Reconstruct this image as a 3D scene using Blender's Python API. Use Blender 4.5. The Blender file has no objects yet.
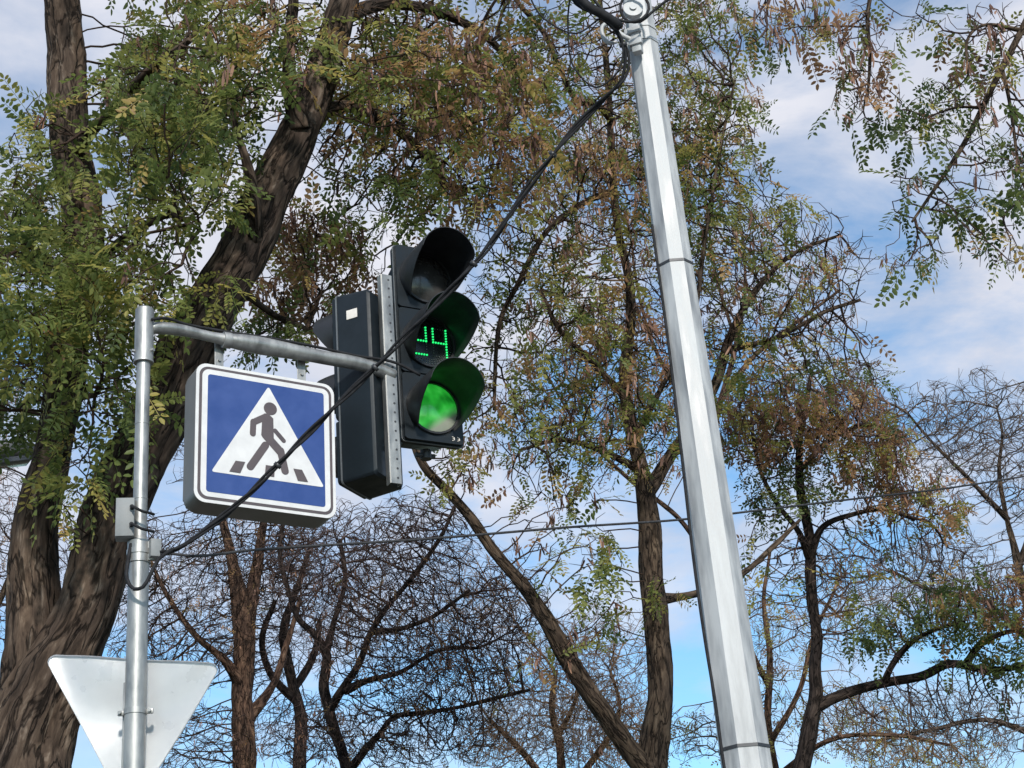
import bpy, bmesh, math, random
import numpy as np
from mathutils import Vector, Matrix, noise as mnoise

SC = bpy.context.scene
COL = SC.collection
rng = np.random.default_rng(11)
random.seed(5)

# ------------------------------------------------------------------ camera
F = 1600.0                                   # focal length in pixels of a 1024 px wide frame
CAM = np.array([0.0, 0.0, 1.6])
_u = np.array([-288.0, 3416.0, -F]); _u /= np.linalg.norm(_u)
_fw = np.array([0.0, 0.0, -1.0])
_Y = _fw - _fw.dot(_u) * _u; _Y /= np.linalg.norm(_Y)
_X = np.cross(_Y, _u)
RM = np.array([_X, _Y, _u])                  # camera -> world

cam_d = bpy.data.cameras.new('camera')
cam = bpy.data.objects.new('camera', cam_d); COL.objects.link(cam)
cam_d.sensor_width = 36.0
cam_d.lens = F / 1024.0 * 36.0
cam_d.clip_start = 0.1; cam_d.clip_end = 3000
M4 = Matrix([list(RM[i]) + [CAM[i]] for i in range(3)] + [[0, 0, 0, 1]])
cam.matrix_world = M4
SC.camera = cam
SC.render.resolution_x = 1024; SC.render.resolution_y = 768

# ------------------------------------------------------------------ sky and sun
SUN_EL = math.radians(31); SUN_AZ = math.radians(168)     # azimuth from +Y towards +X
world = bpy.data.worlds.new('World'); SC.world = world
world.use_nodes = True
wn = world.node_tree; wn.nodes.clear()
def N(nt, t, **kw):
    n = nt.nodes.new(t)
    for k, v in kw.items():
        if k in n.inputs.keys() if isinstance(k, str) else False: n.inputs[k].default_value = v
        else: setattr(n, k, v)
    return n
def build_world():
    L = wn.links.new
    out = wn.nodes.new('ShaderNodeOutputWorld')
    bg = wn.nodes.new('ShaderNodeBackground'); bg.inputs['Strength'].default_value = 0.1
    sky = wn.nodes.new('ShaderNodeTexSky'); sky.sky_type = 'NISHITA'; sky.sun_disc = False
    sky.sun_elevation = SUN_EL; sky.sun_rotation = SUN_AZ
    sky.air_density = 1.0; sky.dust_density = 0.6; sky.ozone_density = 1.6
    tc = wn.nodes.new('ShaderNodeTexCoord')
    sep = wn.nodes.new('ShaderNodeSeparateXYZ'); L(tc.outputs['Generated'], sep.inputs[0])
    # cloud layer seen in perspective: direction / (height + small)
    ad = wn.nodes.new('ShaderNodeMath'); ad.operation = 'ADD'; ad.inputs[1].default_value = 0.18
    mx = wn.nodes.new('ShaderNodeMath'); mx.operation = 'MAXIMUM'; mx.inputs[1].default_value = 0.0
    L(sep.outputs['Z'], mx.inputs[0]); L(mx.outputs[0], ad.inputs[0])
    dv = wn.nodes.new('ShaderNodeVectorMath'); dv.operation = 'DIVIDE'
    cb = wn.nodes.new('ShaderNodeCombineXYZ')
    for k in range(3): L(ad.outputs[0], cb.inputs[k])
    L(tc.outputs['Generated'], dv.inputs[0]); L(cb.outputs[0], dv.inputs[1])
    mp = wn.nodes.new('ShaderNodeMapping'); mp.inputs['Location'].default_value = CLOUD_OFF
    L(dv.outputs[0], mp.inputs[0])
    n1 = wn.nodes.new('ShaderNodeTexNoise'); n1.inputs['Scale'].default_value = 3.1
    n1.inputs['Detail'].default_value = 8; n1.inputs['Roughness'].default_value = 0.58; n1.inputs['Distortion'].default_value = 0.35
    L(mp.outputs[0], n1.inputs['Vector'])
    r1 = wn.nodes.new('ShaderNodeValToRGB')
    r1.color_ramp.elements[0].position = 0.40; r1.color_ramp.elements[0].color = (0.08,) * 3 + (1,)
    r1.color_ramp.elements[1].position = 0.585; r1.color_ramp.elements[1].color = (1, 1, 1, 1)
    L(n1.outputs['Fac'], r1.inputs[0])
    n2 = wn.nodes.new('ShaderNodeTexNoise'); n2.inputs['Scale'].default_value = 5.5; n2.inputs['Detail'].default_value = 6
    L(mp.outputs[0], n2.inputs['Vector'])
    r2 = wn.nodes.new('ShaderNodeValToRGB')
    r2.color_ramp.elements[0].position = 0.3; r2.color_ramp.elements[0].color = (5.2, 5.7, 6.9, 1)
    r2.color_ramp.elements[1].position = 0.68; r2.color_ramp.elements[1].color = (7.4, 7.5, 8.2, 1)
    L(n2.outputs['Fac'], r2.inputs[0])
    sm = wn.nodes.new('ShaderNodeMix'); sm.data_type = 'RGBA'; sm.blend_type = 'MULTIPLY'
    sm.inputs[0].default_value = 1.0; sm.inputs[7].default_value = SKY_TINT
    L(sky.outputs[0], sm.inputs[6])
    mr = wn.nodes.new('ShaderNodeMapRange'); mr.inputs[1].default_value = .18; mr.inputs[2].default_value = .40; mr.inputs[3].default_value = .38; mr.inputs[4].default_value = 1.0
    L(sep.outputs['Z'], mr.inputs[0])
    mm = wn.nodes.new('ShaderNodeMath'); mm.operation = 'MULTIPLY'; L(r1.outputs[0], mm.inputs[0]); L(mr.outputs[0], mm.inputs[1])
    mix = wn.nodes.new('ShaderNodeMix'); mix.data_type = 'RGBA'
    L(mm.outputs[0], mix.inputs[0]); L(sm.outputs[2], mix.inputs[6]); L(r2.outputs[0], mix.inputs[7])
    L(mix.outputs[2], bg.inputs['Color']); L(bg.outputs[0], out.inputs['Surface'])
CLOUD_OFF = (5.48, 3.82, 0.4)
SKY_TINT = (1.12, 1.62, 1.8, 1)
build_world()
sun_d = bpy.data.lights.new('sun', 'SUN'); sun = bpy.data.objects.new('sun', sun_d); COL.objects.link(sun)
sun_d.energy = 3.5; sun_d.angle = math.radians(4.0); sun_d.color = (1.0, 0.95, 0.87)
_sd = Vector((math.sin(SUN_AZ) * math.cos(SUN_EL), math.cos(SUN_AZ) * math.cos(SUN_EL), math.sin(SUN_EL)))
sun.rotation_euler = _sd.to_track_quat('Z', 'Y').to_euler(); sun.location = (0, 0, 30)
SC.view_settings.view_transform = 'Standard'
try: SC.view_settings.look = 'None'
except Exception: pass
SC.view_settings.exposure = 0.16; SC.view_settings.gamma = 1.0; SC.view_settings.use_curve_mapping = False

# ------------------------------------------------------------------ helpers
def P(x, y, D):
    """point seen at pixel (x, y) standing D metres ahead of the camera (measured on the ground)"""
    c = np.array([(x - 512) / F, -(y - 384) / F, -1.0]); w = RM @ c
    return CAM + w * (D / w[1])
def odepth(p): return -(RM.T @ (np.asarray(p) - CAM))[2]
def pxr(p, wpx): return 0.5 * wpx * odepth(p) / F       # radius in metres of something wpx pixels wide at p

def tag(o, label=None, cat=None, group=None, kind=None):
    if label: o['label'] = label
    if cat: o['category'] = cat
    if group: o['group'] = group
    if kind: o['kind'] = kind
    return o
def thing(name, label, cat, loc=(0, 0, 0), rotz=0.0, group=None):
    o = bpy.data.objects.new(name, None); COL.objects.link(o)
    o.empty_display_size = 0.1
    o.location = loc; o.rotation_euler = (0, 0, rotz)
    return tag(o, label, cat, group)
def link(name, me, mat, parent=None, world_pts=True, smooth=None):
    o = bpy.data.objects.new(name, me); COL.objects.link(o)
    if mat is not None and not me.materials: me.materials.append(mat)
    if parent is not None:
        o.parent = parent
        if world_pts:
            mw = Matrix.Translation(parent.location) @ parent.rotation_euler.to_matrix().to_4x4()
            if parent.parent is not None: mw = Matrix.Identity(4) if False else (Matrix.Translation(parent.parent.location) @ parent.parent.rotation_euler.to_matrix().to_4x4())
            me.transform(mw.inverted())
    if smooth: 
        me.polygons.foreach_set('use_smooth', [True] * len(me.polygons))
    return o
def from_np(name, V, faces, k, smooth=False, attr=None, vattr=None):
    """V (n,3), faces (m,k)"""
    me = bpy.data.meshes.new(name)
    V = np.ascontiguousarray(V, dtype=np.float32); faces = np.ascontiguousarray(faces, dtype=np.int32)
    me.vertices.add(len(V)); me.vertices.foreach_set('co', V.ravel())
    me.loops.add(faces.size); me.loops.foreach_set('vertex_index', faces.ravel())
    me.polygons.add(len(faces)); me.polygons.foreach_set('loop_start', np.arange(0, faces.size, k, dtype=np.int32))
    me.update(calc_edges=True)
    if smooth: me.polygons.foreach_set('use_smooth', np.ones(len(faces), dtype=bool))
    if attr is not None:
        a = me.attributes.new('tint', 'FLOAT', 'FACE'); a.data.foreach_set('value', np.ascontiguousarray(attr, dtype=np.float32))
    if vattr is not None:
        a = me.attributes.new('bark', 'FLOAT_VECTOR', 'POINT'); a.data.foreach_set('vector', np.ascontiguousarray(vattr, dtype=np.float32).ravel())
    me.validate()
    return me
def bm_mesh(name, bm, smooth=False, auto=None):
    bmesh.ops.recalc_face_normals(bm, faces=bm.faces)
    me = bpy.data.meshes.new(name); bm.to_mesh(me); bm.free()
    if smooth: me.polygons.foreach_set('use_smooth', [True] * len(me.polygons))
    if auto:
        me.polygons.foreach_set('use_smooth', [True] * len(me.polygons))
        me.set_sharp_from_angle(angle=math.radians(auto))
    return me
def bm_box(bm, M, sx, sy, sz, bevel=0.0):
    """box with half sizes in the frame M (4x4)"""
    r = bmesh.ops.create_cube(bm, size=2.0, matrix=M @ Matrix.Diagonal((sx, sy, sz, 1)))
    if bevel:
        vs = r['verts']; es = list({e for v in vs for e in v.link_edges})
        bmesh.ops.bevel(bm, geom=es, offset=bevel, segments=2, affect='EDGES', profile=0.5)
def frame_to(a, b):
    a = Vector(a); b = Vector(b); d = (b - a); q = d.to_track_quat('Z', 'Y')
    return Matrix.Translation(a) @ q.to_matrix().to_4x4(), d.length
def bm_cyl(bm, a, b, r1, r2=None, n=20, caps=True):
    M, L = frame_to(a, b)
    bmesh.ops.create_cone(bm, cap_ends=caps, segments=n, radius1=r1, radius2=r1 if r2 is None else r2, depth=L,
                          matrix=M @ Matrix.Translation((0, 0, L / 2)))
def bm_poly_prism(bm, pts, M, h):
    """2-D outline pts in the xy plane of M, extruded from z=0 to z=h"""
    lo = [bm.verts.new(M @ Vector((p[0], p[1], 0))) for p in pts]
    hi = [bm.verts.new(M @ Vector((p[0], p[1], h))) for p in pts]
    n = len(pts)
    bm.faces.new(hi); bm.faces.new(lo[::-1])
    for i in range(n): bm.faces.new((lo[i], lo[(i + 1) % n], hi[(i + 1) % n], hi[i]))
def rrect(x0, y0, x1, y1, r, n=6):
    pts = []
    for cx, cy, a0 in ((x1 - r, y1 - r, 0), (x0 + r, y1 - r, 90), (x0 + r, y0 + r, 180), (x1 - r, y0 + r, 270)):
        for i in range(n + 1):
            a = math.radians(a0 + 90 * i / n); pts.append((cx + r * math.cos(a), cy + r * math.sin(a)))
    return pts
def catmull(pts, sp):
    """smooth curve through pts (n,4) resampled at about sp spacing; tangents follow chord lengths, so uneven spacing never loops back"""
    pts = np.asarray(pts, float); n = len(pts)
    h = np.maximum(np.linalg.norm(np.diff(pts[:, :3], axis=0), axis=1), 1e-6)
    dl = np.diff(pts, axis=0) / h[:, None]
    m = np.zeros_like(pts); m[0] = dl[0]; m[-1] = dl[-1]
    for i in range(1, n - 1): m[i] = (dl[i - 1] * h[i] + dl[i] * h[i - 1]) / (h[i - 1] + h[i])
    out = []
    for i in range(n - 1):
        k = max(1, int(h[i] / sp + 0.5)); t = (np.arange(k) / k)[:, None]
        out.append((2 * t ** 3 - 3 * t ** 2 + 1) * pts[i] + (t ** 3 - 2 * t ** 2 + t) * h[i] * m[i] + (-2 * t ** 3 + 3 * t ** 2) * pts[i + 1] + (t ** 3 - t ** 2) * h[i] * m[i + 1])
    out = np.vstack(out + [pts[-1:]])
    if out.shape[1] > 3: out[:, 3] = np.maximum(out[:, 3], 1e-4)
    return out
def tube(C, r, n, rough=0.0, cap=True, phase=0.0):
    """swept tube; returns V, F(quads), bark coords"""
    C = np.asarray(C, float); m = len(C); r = np.broadcast_to(np.asarray(r, float), (m,))
    T = np.gradient(C, axis=0); T /= np.linalg.norm(T, axis=1)[:, None] + 1e-12
    ref = np.array([1.0, 0.1, 0.05]) if abs(T[0][0]) < 0.8 else np.array([0.05, 1.0, 0.1])
    U = np.zeros_like(C); u = ref
    for i in range(m):
        u = u - T[i] * u.dot(T[i]); u = u / (np.linalg.norm(u) + 1e-12); U[i] = u
    W = np.cross(T, U)
    th = np.arange(n) / n * 2 * np.pi
    s = np.r_[0, np.cumsum(np.linalg.norm(np.diff(C, axis=0), axis=1))]
    ct, st = np.cos(th), np.sin(th)
    RR = np.repeat(r[:, None], n, 1)
    bark = np.stack([ct[None] * r[:, None] + phase, st[None] * r[:, None] + phase * .37, np.repeat(s[:, None], n, 1) + 0 * RR], -1)
    if rough > 0:
        D = np.zeros((m, n))
        for i in range(m):
            for j in range(n):
                b = bark[i, j]
                tw = s[i] * 0.5
                v1 = 1 - abs(mnoise.noise(Vector((b[0] * 15 + tw, b[1] * 15 - tw, b[2] * 2.4))) * 2)
                v2 = mnoise.noise(Vector((b[0] * 5, b[1] * 5, b[2] * 1.3 + 7)))
                v3 = mnoise.noise(Vector((b[0] * 40, b[1] * 40, b[2] * 14 + 3)))
                D[i, j] = (v1 - .45) * .15 + v2 * .16 + v3 * .035
        RR = RR * (1 + rough * D)
    V = C[:, None, :] + RR[..., None] * (ct[None, :, None] * U[:, None, :] + st[None, :, None] * W[:, None, :])
    idx = np.arange(m * n).reshape(m, n)
    a = idx[:-1]; b = np.roll(a, -1, 1); c = idx[1:]; d = np.roll(c, -1, 1)
    Fq = np.stack([a, b, d, c], -1).reshape(-1, 4)
    V = V.reshape(-1, 3); bark = bark.reshape(-1, 3)
    if cap:
        k = len(V)
        V = np.vstack([V, C[0], C[-1]]); bark = np.vstack([bark, bark[0], bark[-1]])
        e0 = idx[0]; e1 = idx[-1]
        h = n // 2
        f0 = [(k, e0[(2 * j + 2) % n], e0[(2 * j + 1) % n], e0[2 * j]) for j in range(h)]
        f1 = [(k + 1, e1[2 * j], e1[(2 * j + 1) % n], e1[(2 * j + 2) % n]) for j in range(h)]
        Fq = np.vstack([Fq, f0, f1])
    return V, Fq, bark
class Acc:
    def __init__(s): s.V = []; s.F = []; s.B = []; s.n = 0
    def add(s, V, F, B=None):
        s.V.append(V); s.F.append(np.asarray(F) + s.n); s.n += len(V); s.B.append(B if B is not None else np.zeros_like(V))
    def mesh(s, name, smooth=True): return from_np(name, np.vstack(s.V), np.vstack(s.F), 4, smooth, vattr=np.vstack(s.B))

# ------------------------------------------------------------------ materials
def new_mat(name):
    m = bpy.data.materials.new(name); m.use_nodes = True
    nt = m.node_tree; nt.nodes.clear()
    out = nt.nodes.new('ShaderNodeOutputMaterial'); return m, nt, out
def ramp(nt, stops, fac):
    r = nt.nodes.new('ShaderNodeValToRGB'); cr = r.color_ramp
    while len(cr.elements) < len(stops): cr.elements.new(0.5)
    for e, (p, c) in zip(cr.elements, stops): e.position = p; e.color = tuple(c) + (1,) if len(c) == 3 else c
    nt.links.new(fac, r.inputs[0]); return r.outputs[0]
def surf(name, c1, c2=None, rough=0.5, metal=0.0, scale=12.0, bump=0.0, bscale=60.0, rvar=0.12, stretch=(1, 1, 1), spec=0.5, coat=0.0, emit=None, estr=0.0):
    """a worn surface: two tones mixed by noise, roughness varied, light bump"""
    m, nt, out = new_mat(name); L = nt.links.new
    b = nt.nodes.new('ShaderNodeBsdfPrincipled'); L(b.outputs[0], out.inputs[0])
    tc = nt.nodes.new('ShaderNodeTexCoord'); mp = nt.nodes.new('ShaderNodeMapping'); mp.inputs['Scale'].default_value = stretch
    L(tc.outputs['Object'], mp.inputs[0])
    n1 = nt.nodes.new('ShaderNodeTexNoise'); n1.inputs['Scale'].default_value = scale; n1.inputs['Detail'].default_value = 6; n1.inputs['Roughness'].default_value = .6
    L(mp.outputs[0], n1.inputs['Vector'])
    c2 = c2 or tuple(v * .8 for v in c1)
    L(ramp(nt, [(.34, c2), (.64, c1)], n1.outputs['Fac']), b.inputs['Base Color'])
    mr = nt.nodes.new('ShaderNodeMapRange'); mr.inputs[1].default_value = .3; mr.inputs[2].default_value = .7
    mr.inputs[3].default_value = max(0.03, rough - rvar); mr.inputs[4].default_value = min(1, rough + rvar)
    L(n1.outputs['Fac'], mr.inputs[0]); L(mr.outputs[0], b.inputs['Roughness'])
    b.inputs['Metallic'].default_value = metal; b.inputs['Specular IOR Level'].default_value = spec
    b.inputs['Coat Weight'].default_value = coat; b.inputs['Coat Roughness'].default_value = .08
    if emit: b.inputs['Emission Color'].default_value = tuple(emit) + (1,); b.inputs['Emission Strength'].default_value = estr
    if bump:
        n2 = nt.nodes.new('ShaderNodeTexNoise'); n2.inputs['Scale'].default_value = bscale; n2.inputs['Detail'].default_value = 4
        L(mp.outputs[0], n2.inputs['Vector'])
        bp = nt.nodes.new('ShaderNodeBump'); bp.inputs['Strength'].default_value = bump; bp.inputs['Distance'].default_value = .01
        L(n2.outputs['Fac'], bp.inputs['Height']); L(bp.outputs[0], b.inputs['Normal'])
    return m
def bark_mat(name, cols, scale=1.0, bump=0.6):
    m, nt, out = new_mat(name); L = nt.links.new
    b = nt.nodes.new('ShaderNodeBsdfPrincipled'); L(b.outputs[0], out.inputs[0])
    b.inputs['Roughness'].default_value = .9; b.inputs['Specular IOR Level'].default_value = .15
    at = nt.nodes.new('ShaderNodeAttribute'); at.attribute_name = 'bark'
    mp = nt.nodes.new('ShaderNodeMapping'); mp.inputs['Scale'].default_value = (24 * scale, 24 * scale, 5.0 * scale)
    L(at.outputs['Vector'], mp.inputs[0])
    n1 = nt.nodes.new('ShaderNodeTexNoise'); n1.inputs['Scale'].default_value = 1.0; n1.inputs['Detail'].default_value = 8; n1.inputs['Roughness'].default_value = .62; n1.inputs['Distortion'].default_value = .45
    L(mp.outputs[0], n1.inputs['Vector'])
    mp2 = nt.nodes.new('ShaderNodeMapping'); mp2.inputs['Scale'].default_value = (5 * scale, 5 * scale, 1.3 * scale); L(at.outputs['Vector'], mp2.inputs[0])
    n2 = nt.nodes.new('ShaderNodeTexNoise'); n2.inputs['Scale'].default_value = 1.0; n2.inputs['Detail'].default_value = 5; L(mp2.outputs[0], n2.inputs['Vector'])
    c = ramp(nt, [(.34, cols[0]), (.45, cols[1]), (.57, cols[2]), (.70, cols[3])], n1.outputs['Fac'])
    t = ramp(nt, [(.35, (.58, .55, .55)), (.65, (1.1, 1.0, .90))], n2.outputs['Fac'])
    mp3 = nt.nodes.new('ShaderNodeMapping'); mp3.inputs['Scale'].default_value = (13 * scale, 13 * scale, 3.0 * scale); L(at.outputs['Vector'], mp3.inputs[0])
    n3 = nt.nodes.new('ShaderNodeTexNoise'); n3.inputs['Scale'].default_value = 1.0; n3.inputs['Detail'].default_value = 3.5; n3.inputs['Distortion'].default_value = .5; L(mp3.outputs[0], n3.inputs['Vector'])
    sb = nt.nodes.new('ShaderNodeMath'); sb.operation = 'SUBTRACT'; sb.inputs[1].default_value = .5; L(n3.outputs['Fac'], sb.inputs[0])
    ab = nt.nodes.new('ShaderNodeMath'); ab.operation = 'ABSOLUTE'; L(sb.outputs[0], ab.inputs[0])
    fis = nt.nodes.new('ShaderNodeMapRange'); fis.inputs[1].default_value = .008; fis.inputs[2].default_value = .055; L(ab.outputs[0], fis.inputs[0])
    fc = ramp(nt, [(0, (.25, .24, .23)), (.55, (.85, .85, .85)), (1, (1.08, 1.06, 1.04))], fis.outputs[0])
    m0 = nt.nodes.new('ShaderNodeMix'); m0.data_type = 'RGBA'; m0.blend_type = 'MULTIPLY'; m0.inputs[0].default_value = 1
    L(c, m0.inputs[6]); L(fc, m0.inputs[7]); c = m0.outputs[2]
    mx = nt.nodes.new('ShaderNodeMix'); mx.data_type = 'RGBA'; mx.blend_type = 'MULTIPLY'; mx.inputs[0].default_value = 1
    L(c, mx.inputs[6]); L(t, mx.inputs[7]); L(mx.outputs[2], b.inputs['Base Color'])
    bp = nt.nodes.new('ShaderNodeBump'); bp.inputs['Strength'].default_value = bump; bp.inputs['Distance'].default_value = .03
    hs = nt.nodes.new('ShaderNodeMath'); hs.operation = 'MULTIPLY_ADD'; hs.inputs[1].default_value = .35; L(n1.outputs['Fac'], hs.inputs[0]); L(fis.outputs[0], hs.inputs[2])
    L(hs.outputs[0], bp.inputs['Height']); L(bp.outputs[0], b.inputs['Normal'])
    return m
def leaf_mat(name, stops, trans=0.52, gloss=0.35):
    m, nt, out = new_mat(name); L = nt.links.new
    at = nt.nodes.new('ShaderNodeAttribute'); at.attribute_name = 'tint'
    c = ramp(nt, stops, at.outputs['Fac'])
    b = nt.nodes.new('ShaderNodeBsdfPrincipled'); L(c, b.inputs['Base Color'])
    b.inputs['Roughness'].default_value = .5; b.inputs['Specular IOR Level'].default_value = gloss
    tr = nt.nodes.new('ShaderNodeBsdfTranslucent'); L(c, tr.inputs['Color'])
    mx = nt.nodes.new('ShaderNodeMixShader'); mx.inputs[0].default_value = trans
    L(b.outputs[0], mx.inputs[1]); L(tr.outputs[0], mx.inputs[2]); L(mx.outputs[0], out.inputs[0])
    return m
LEAF_STOPS = [(0.0, (.058, .090, .034)), (.22, (.165, .205, .055)), (.42, (.30, .30, .085)), (.58, (.45, .38, .10)), (.74, (.43, .25, .11)), (1.0, (.25, .13, .085))]
MAT = dict(
    galv=surf('galvanised_steel', (.40, .40, .39), (.20, .20, .195), rough=.45, metal=.65, scale=14, bump=.08, bscale=45, stretch=(1, 1, .35)),
    galv_shaft=surf('galvanised_shaft', (.52, .525, .53), (.25, .255, .265), rough=.58, metal=.22, scale=13, spec=.35, rvar=.18, bump=.06, bscale=30, stretch=(1.4, 1.4, .22)),
    sheet=surf('bare_aluminium_sheet', (.86, .86, .86), (.78, .78, .79), rough=.34, metal=.12, scale=5, bump=.05, bscale=14),
    dark_band=surf('dark_steel_band', (.07, .07, .075), rough=.5, metal=.6),
    box_grey=surf('grey_plastic_box', (.23, .24, .245), (.18, .19, .195), rough=.6, scale=20),
    case_grey=surf('grey_painted_case', (.165, .158, .152), (.125, .12, .115), rough=.5, scale=8),
    white=surf('white_reflective_film', (.66, .65, .652), (.59, .58, .58), rough=.42, scale=14, spec=.4),
    blue=surf('blue_film', (.030, .068, .235), (.026, .058, .205), rough=.4, scale=10, spec=.4),
    mark=surf('dark_film', (.085, .065, .07), (.07, .055, .06), rough=.5),
    cable=surf('black_cable_rubber', (.012, .012, .014), (.02, .02, .023), rough=.75, scale=30, spec=.25),
    steelwire=surf('weathered_wire', (.03, .03, .032), (.06, .06, .065), rough=.75, scale=50, spec=.2),
    head=surf('black_polycarbonate', (.006, .010, .014), (.013, .018, .023), rough=.42, scale=7, spec=.28, rvar=.15),
    head_edge=surf('grey_gasket', (.12, .13, .14), rough=.5),
    visor=surf('black_visor', (.010, .011, .014), (.018, .019, .022), rough=.45),
    sticker=surf('white_sticker', (.78, .72, .66), rough=.6),
    offlens=surf('unlit_lens', (.045, .042, .042), (.03, .029, .03), rough=.25, spec=.5, coat=.35),
    display=surf('dark_display', (.008, .012, .012), rough=.22, spec=.5),
    led=surf('green_led', (.05, .6, .2), rough=.4, emit=(.02, 1.0, .22), estr=1.0),
    unlit_led=surf('unlit_led', (.10, .12, .12), rough=.3),
    hook=surf('white_zinc_casting', (.48, .49, .50), (.38, .39, .40), rough=.6, metal=.15),
    bark_a=bark_mat('furrowed_brown_bark', [(.030, .023, .019), (.060, .046, .038), (.098, .077, .063), (.21, .18, .155)]),
    bark_b=bark_mat('grey_brown_bark', [(.025, .019, .015), (.055, .042, .033), (.09, .07, .054), (.14, .115, .09)], 1.6),
    bark_c=bark_mat('dark_bark', [(.012, .010, .010), (.026, .021, .020), (.042, .034, .032), (.065, .055, .05)], 1.8),
    bark_e=bark_mat('reddish_brown_bark', [(.03, .02, .017), (.07, .045, .035), (.12, .08, .06), (.17, .12, .09)], 1.6),
    twig_a=bark_mat('brown_twig_bark', [(.025, .018, .015), (.05, .036, .03), (.08, .056, .046), (.11, .08, .065)], 2.5, .2),
    twig_c=bark_mat('dark_twig_bark', [(.04, .029, .029), (.075, .055, .053), (.12, .088, .084), (.16, .12, .115)], 2.5, .2),
    twig_f=bark_mat('grey_twig_bark', [(.09, .075, .075), (.14, .12, .115), (.19, .165, .155), (.24, .21, .195)], 2.5, .2),
    twig_g=bark_mat('tan_twig_bark', [(.12, .08, .06), (.20, .14, .10), (.27, .20, .14), (.34, .26, .19)], 2.5, .2),
    leaf=leaf_mat('acacia_leaf', LEAF_STOPS),
    pod=leaf_mat('seed_pod_skin', [(0, (.075, .045, .038)), (.5, (.17, .092, .068)), (1, (.32, .18, .115))], .12, .2),
    lamp_body=surf('grey_lamp_paint', (.16, .155, .165), (.12, .12, .13), rough=.5),
    lamp_glass=surf('lamp_glass', (.12, .13, .16), rough=.2, spec=.6),
)
def green_lens_mat():
    m, nt, out = new_mat('lit_green_lens'); L = nt.links.new
    b = nt.nodes.new('ShaderNodeBsdfPrincipled'); L(b.outputs[0], out.inputs[0])
    tc = nt.nodes.new('ShaderNodeTexCoord')
    n = nt.nodes.new('ShaderNodeTexNoise'); n.inputs['Scale'].default_value = 9; n.inputs['Detail'].default_value = 2; L(tc.outputs['Object'], n.inputs['Vector'])
    r = ramp(nt, [(.3, (.004, .20, .012)), (.52, (.03, .58, .05)), (.7, (.12, .95, .16))], n.outputs['Fac'])
    # glow fades out along a diagonal; pale lower corner is a painted-in grey-white reflection
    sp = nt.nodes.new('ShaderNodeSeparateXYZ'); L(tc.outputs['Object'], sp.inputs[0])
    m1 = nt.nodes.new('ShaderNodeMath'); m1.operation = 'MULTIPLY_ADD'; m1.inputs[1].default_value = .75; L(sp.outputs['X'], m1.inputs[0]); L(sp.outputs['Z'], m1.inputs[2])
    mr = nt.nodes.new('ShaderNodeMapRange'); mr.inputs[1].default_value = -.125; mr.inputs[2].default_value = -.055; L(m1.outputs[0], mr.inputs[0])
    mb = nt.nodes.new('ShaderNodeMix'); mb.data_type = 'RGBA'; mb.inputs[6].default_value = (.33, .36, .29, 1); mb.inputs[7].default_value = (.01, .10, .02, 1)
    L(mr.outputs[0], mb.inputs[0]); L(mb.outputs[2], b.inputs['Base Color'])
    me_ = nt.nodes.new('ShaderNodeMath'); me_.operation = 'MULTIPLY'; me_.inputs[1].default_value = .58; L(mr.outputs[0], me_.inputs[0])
    b.inputs['Roughness'].default_value = .22; b.inputs['Coat Weight'].default_value = .6; b.inputs['Coat Roughness'].default_value = .1
    L(r, b.inputs['Emission Color']); L(me_.outputs[0], b.inputs['Emission Strength'])
    return m
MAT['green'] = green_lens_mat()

# ------------------------------------------------------------------ ground, road, pavement
def ground_mat(name, a, b, sc):
    return surf(name, a, b, rough=.9, scale=sc, bump=.4, bscale=sc * 9, spec=.2)
def sheet(name, x0, y0, x1, y1, z, mat):
    me = from_np(name, [(x0, y0, z), (x1, y0, z), (x1, y1, z), (x0, y1, z)], [(0, 1, 2, 3)], 4)
    return tag(link(name, me, mat), kind='structure')
sheet('ground', -1200, -1200, 1200, 1200, -0.13, ground_mat('autumn_grass', (.055, .065, .025), (.10, .075, .04), .8))
sheet('road', -1200, -7, 1200, 4.9, -0.122, ground_mat('asphalt', (.055, .055, .056), (.045, .045, .047), 3))
bm = bmesh.new(); bm_box(bm, Matrix.Translation((0, 6.65, -.07)), 300, 1.58, .07)
tag(link('pavement', bm_mesh('pavement', bm), ground_mat('paving', (.26, .25, .24), (.20, .195, .19), 2)), kind='structure')
bm = bmesh.new(); bm_box(bm, Matrix.Translation((0, 4.98, -.065)), 300, .075, .07, .01)
tag(link('kerb', bm_mesh('kerb', bm), ground_mat('kerb_concrete', (.34, .33, .32), (.27, .26, .25), 4)), kind='structure')
bm = bmesh.new()
for k in range(8):
    bm_box(bm, Matrix.Translation((-2.2 + k * .95, 2.4, -.118)), .22, 1.9, .002)
tag(link('road_markings', bm_mesh('road_markings', bm), surf('road_paint', (.7, .7, .68), (.5, .5, .48), rough=.8)), kind='structure')

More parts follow.
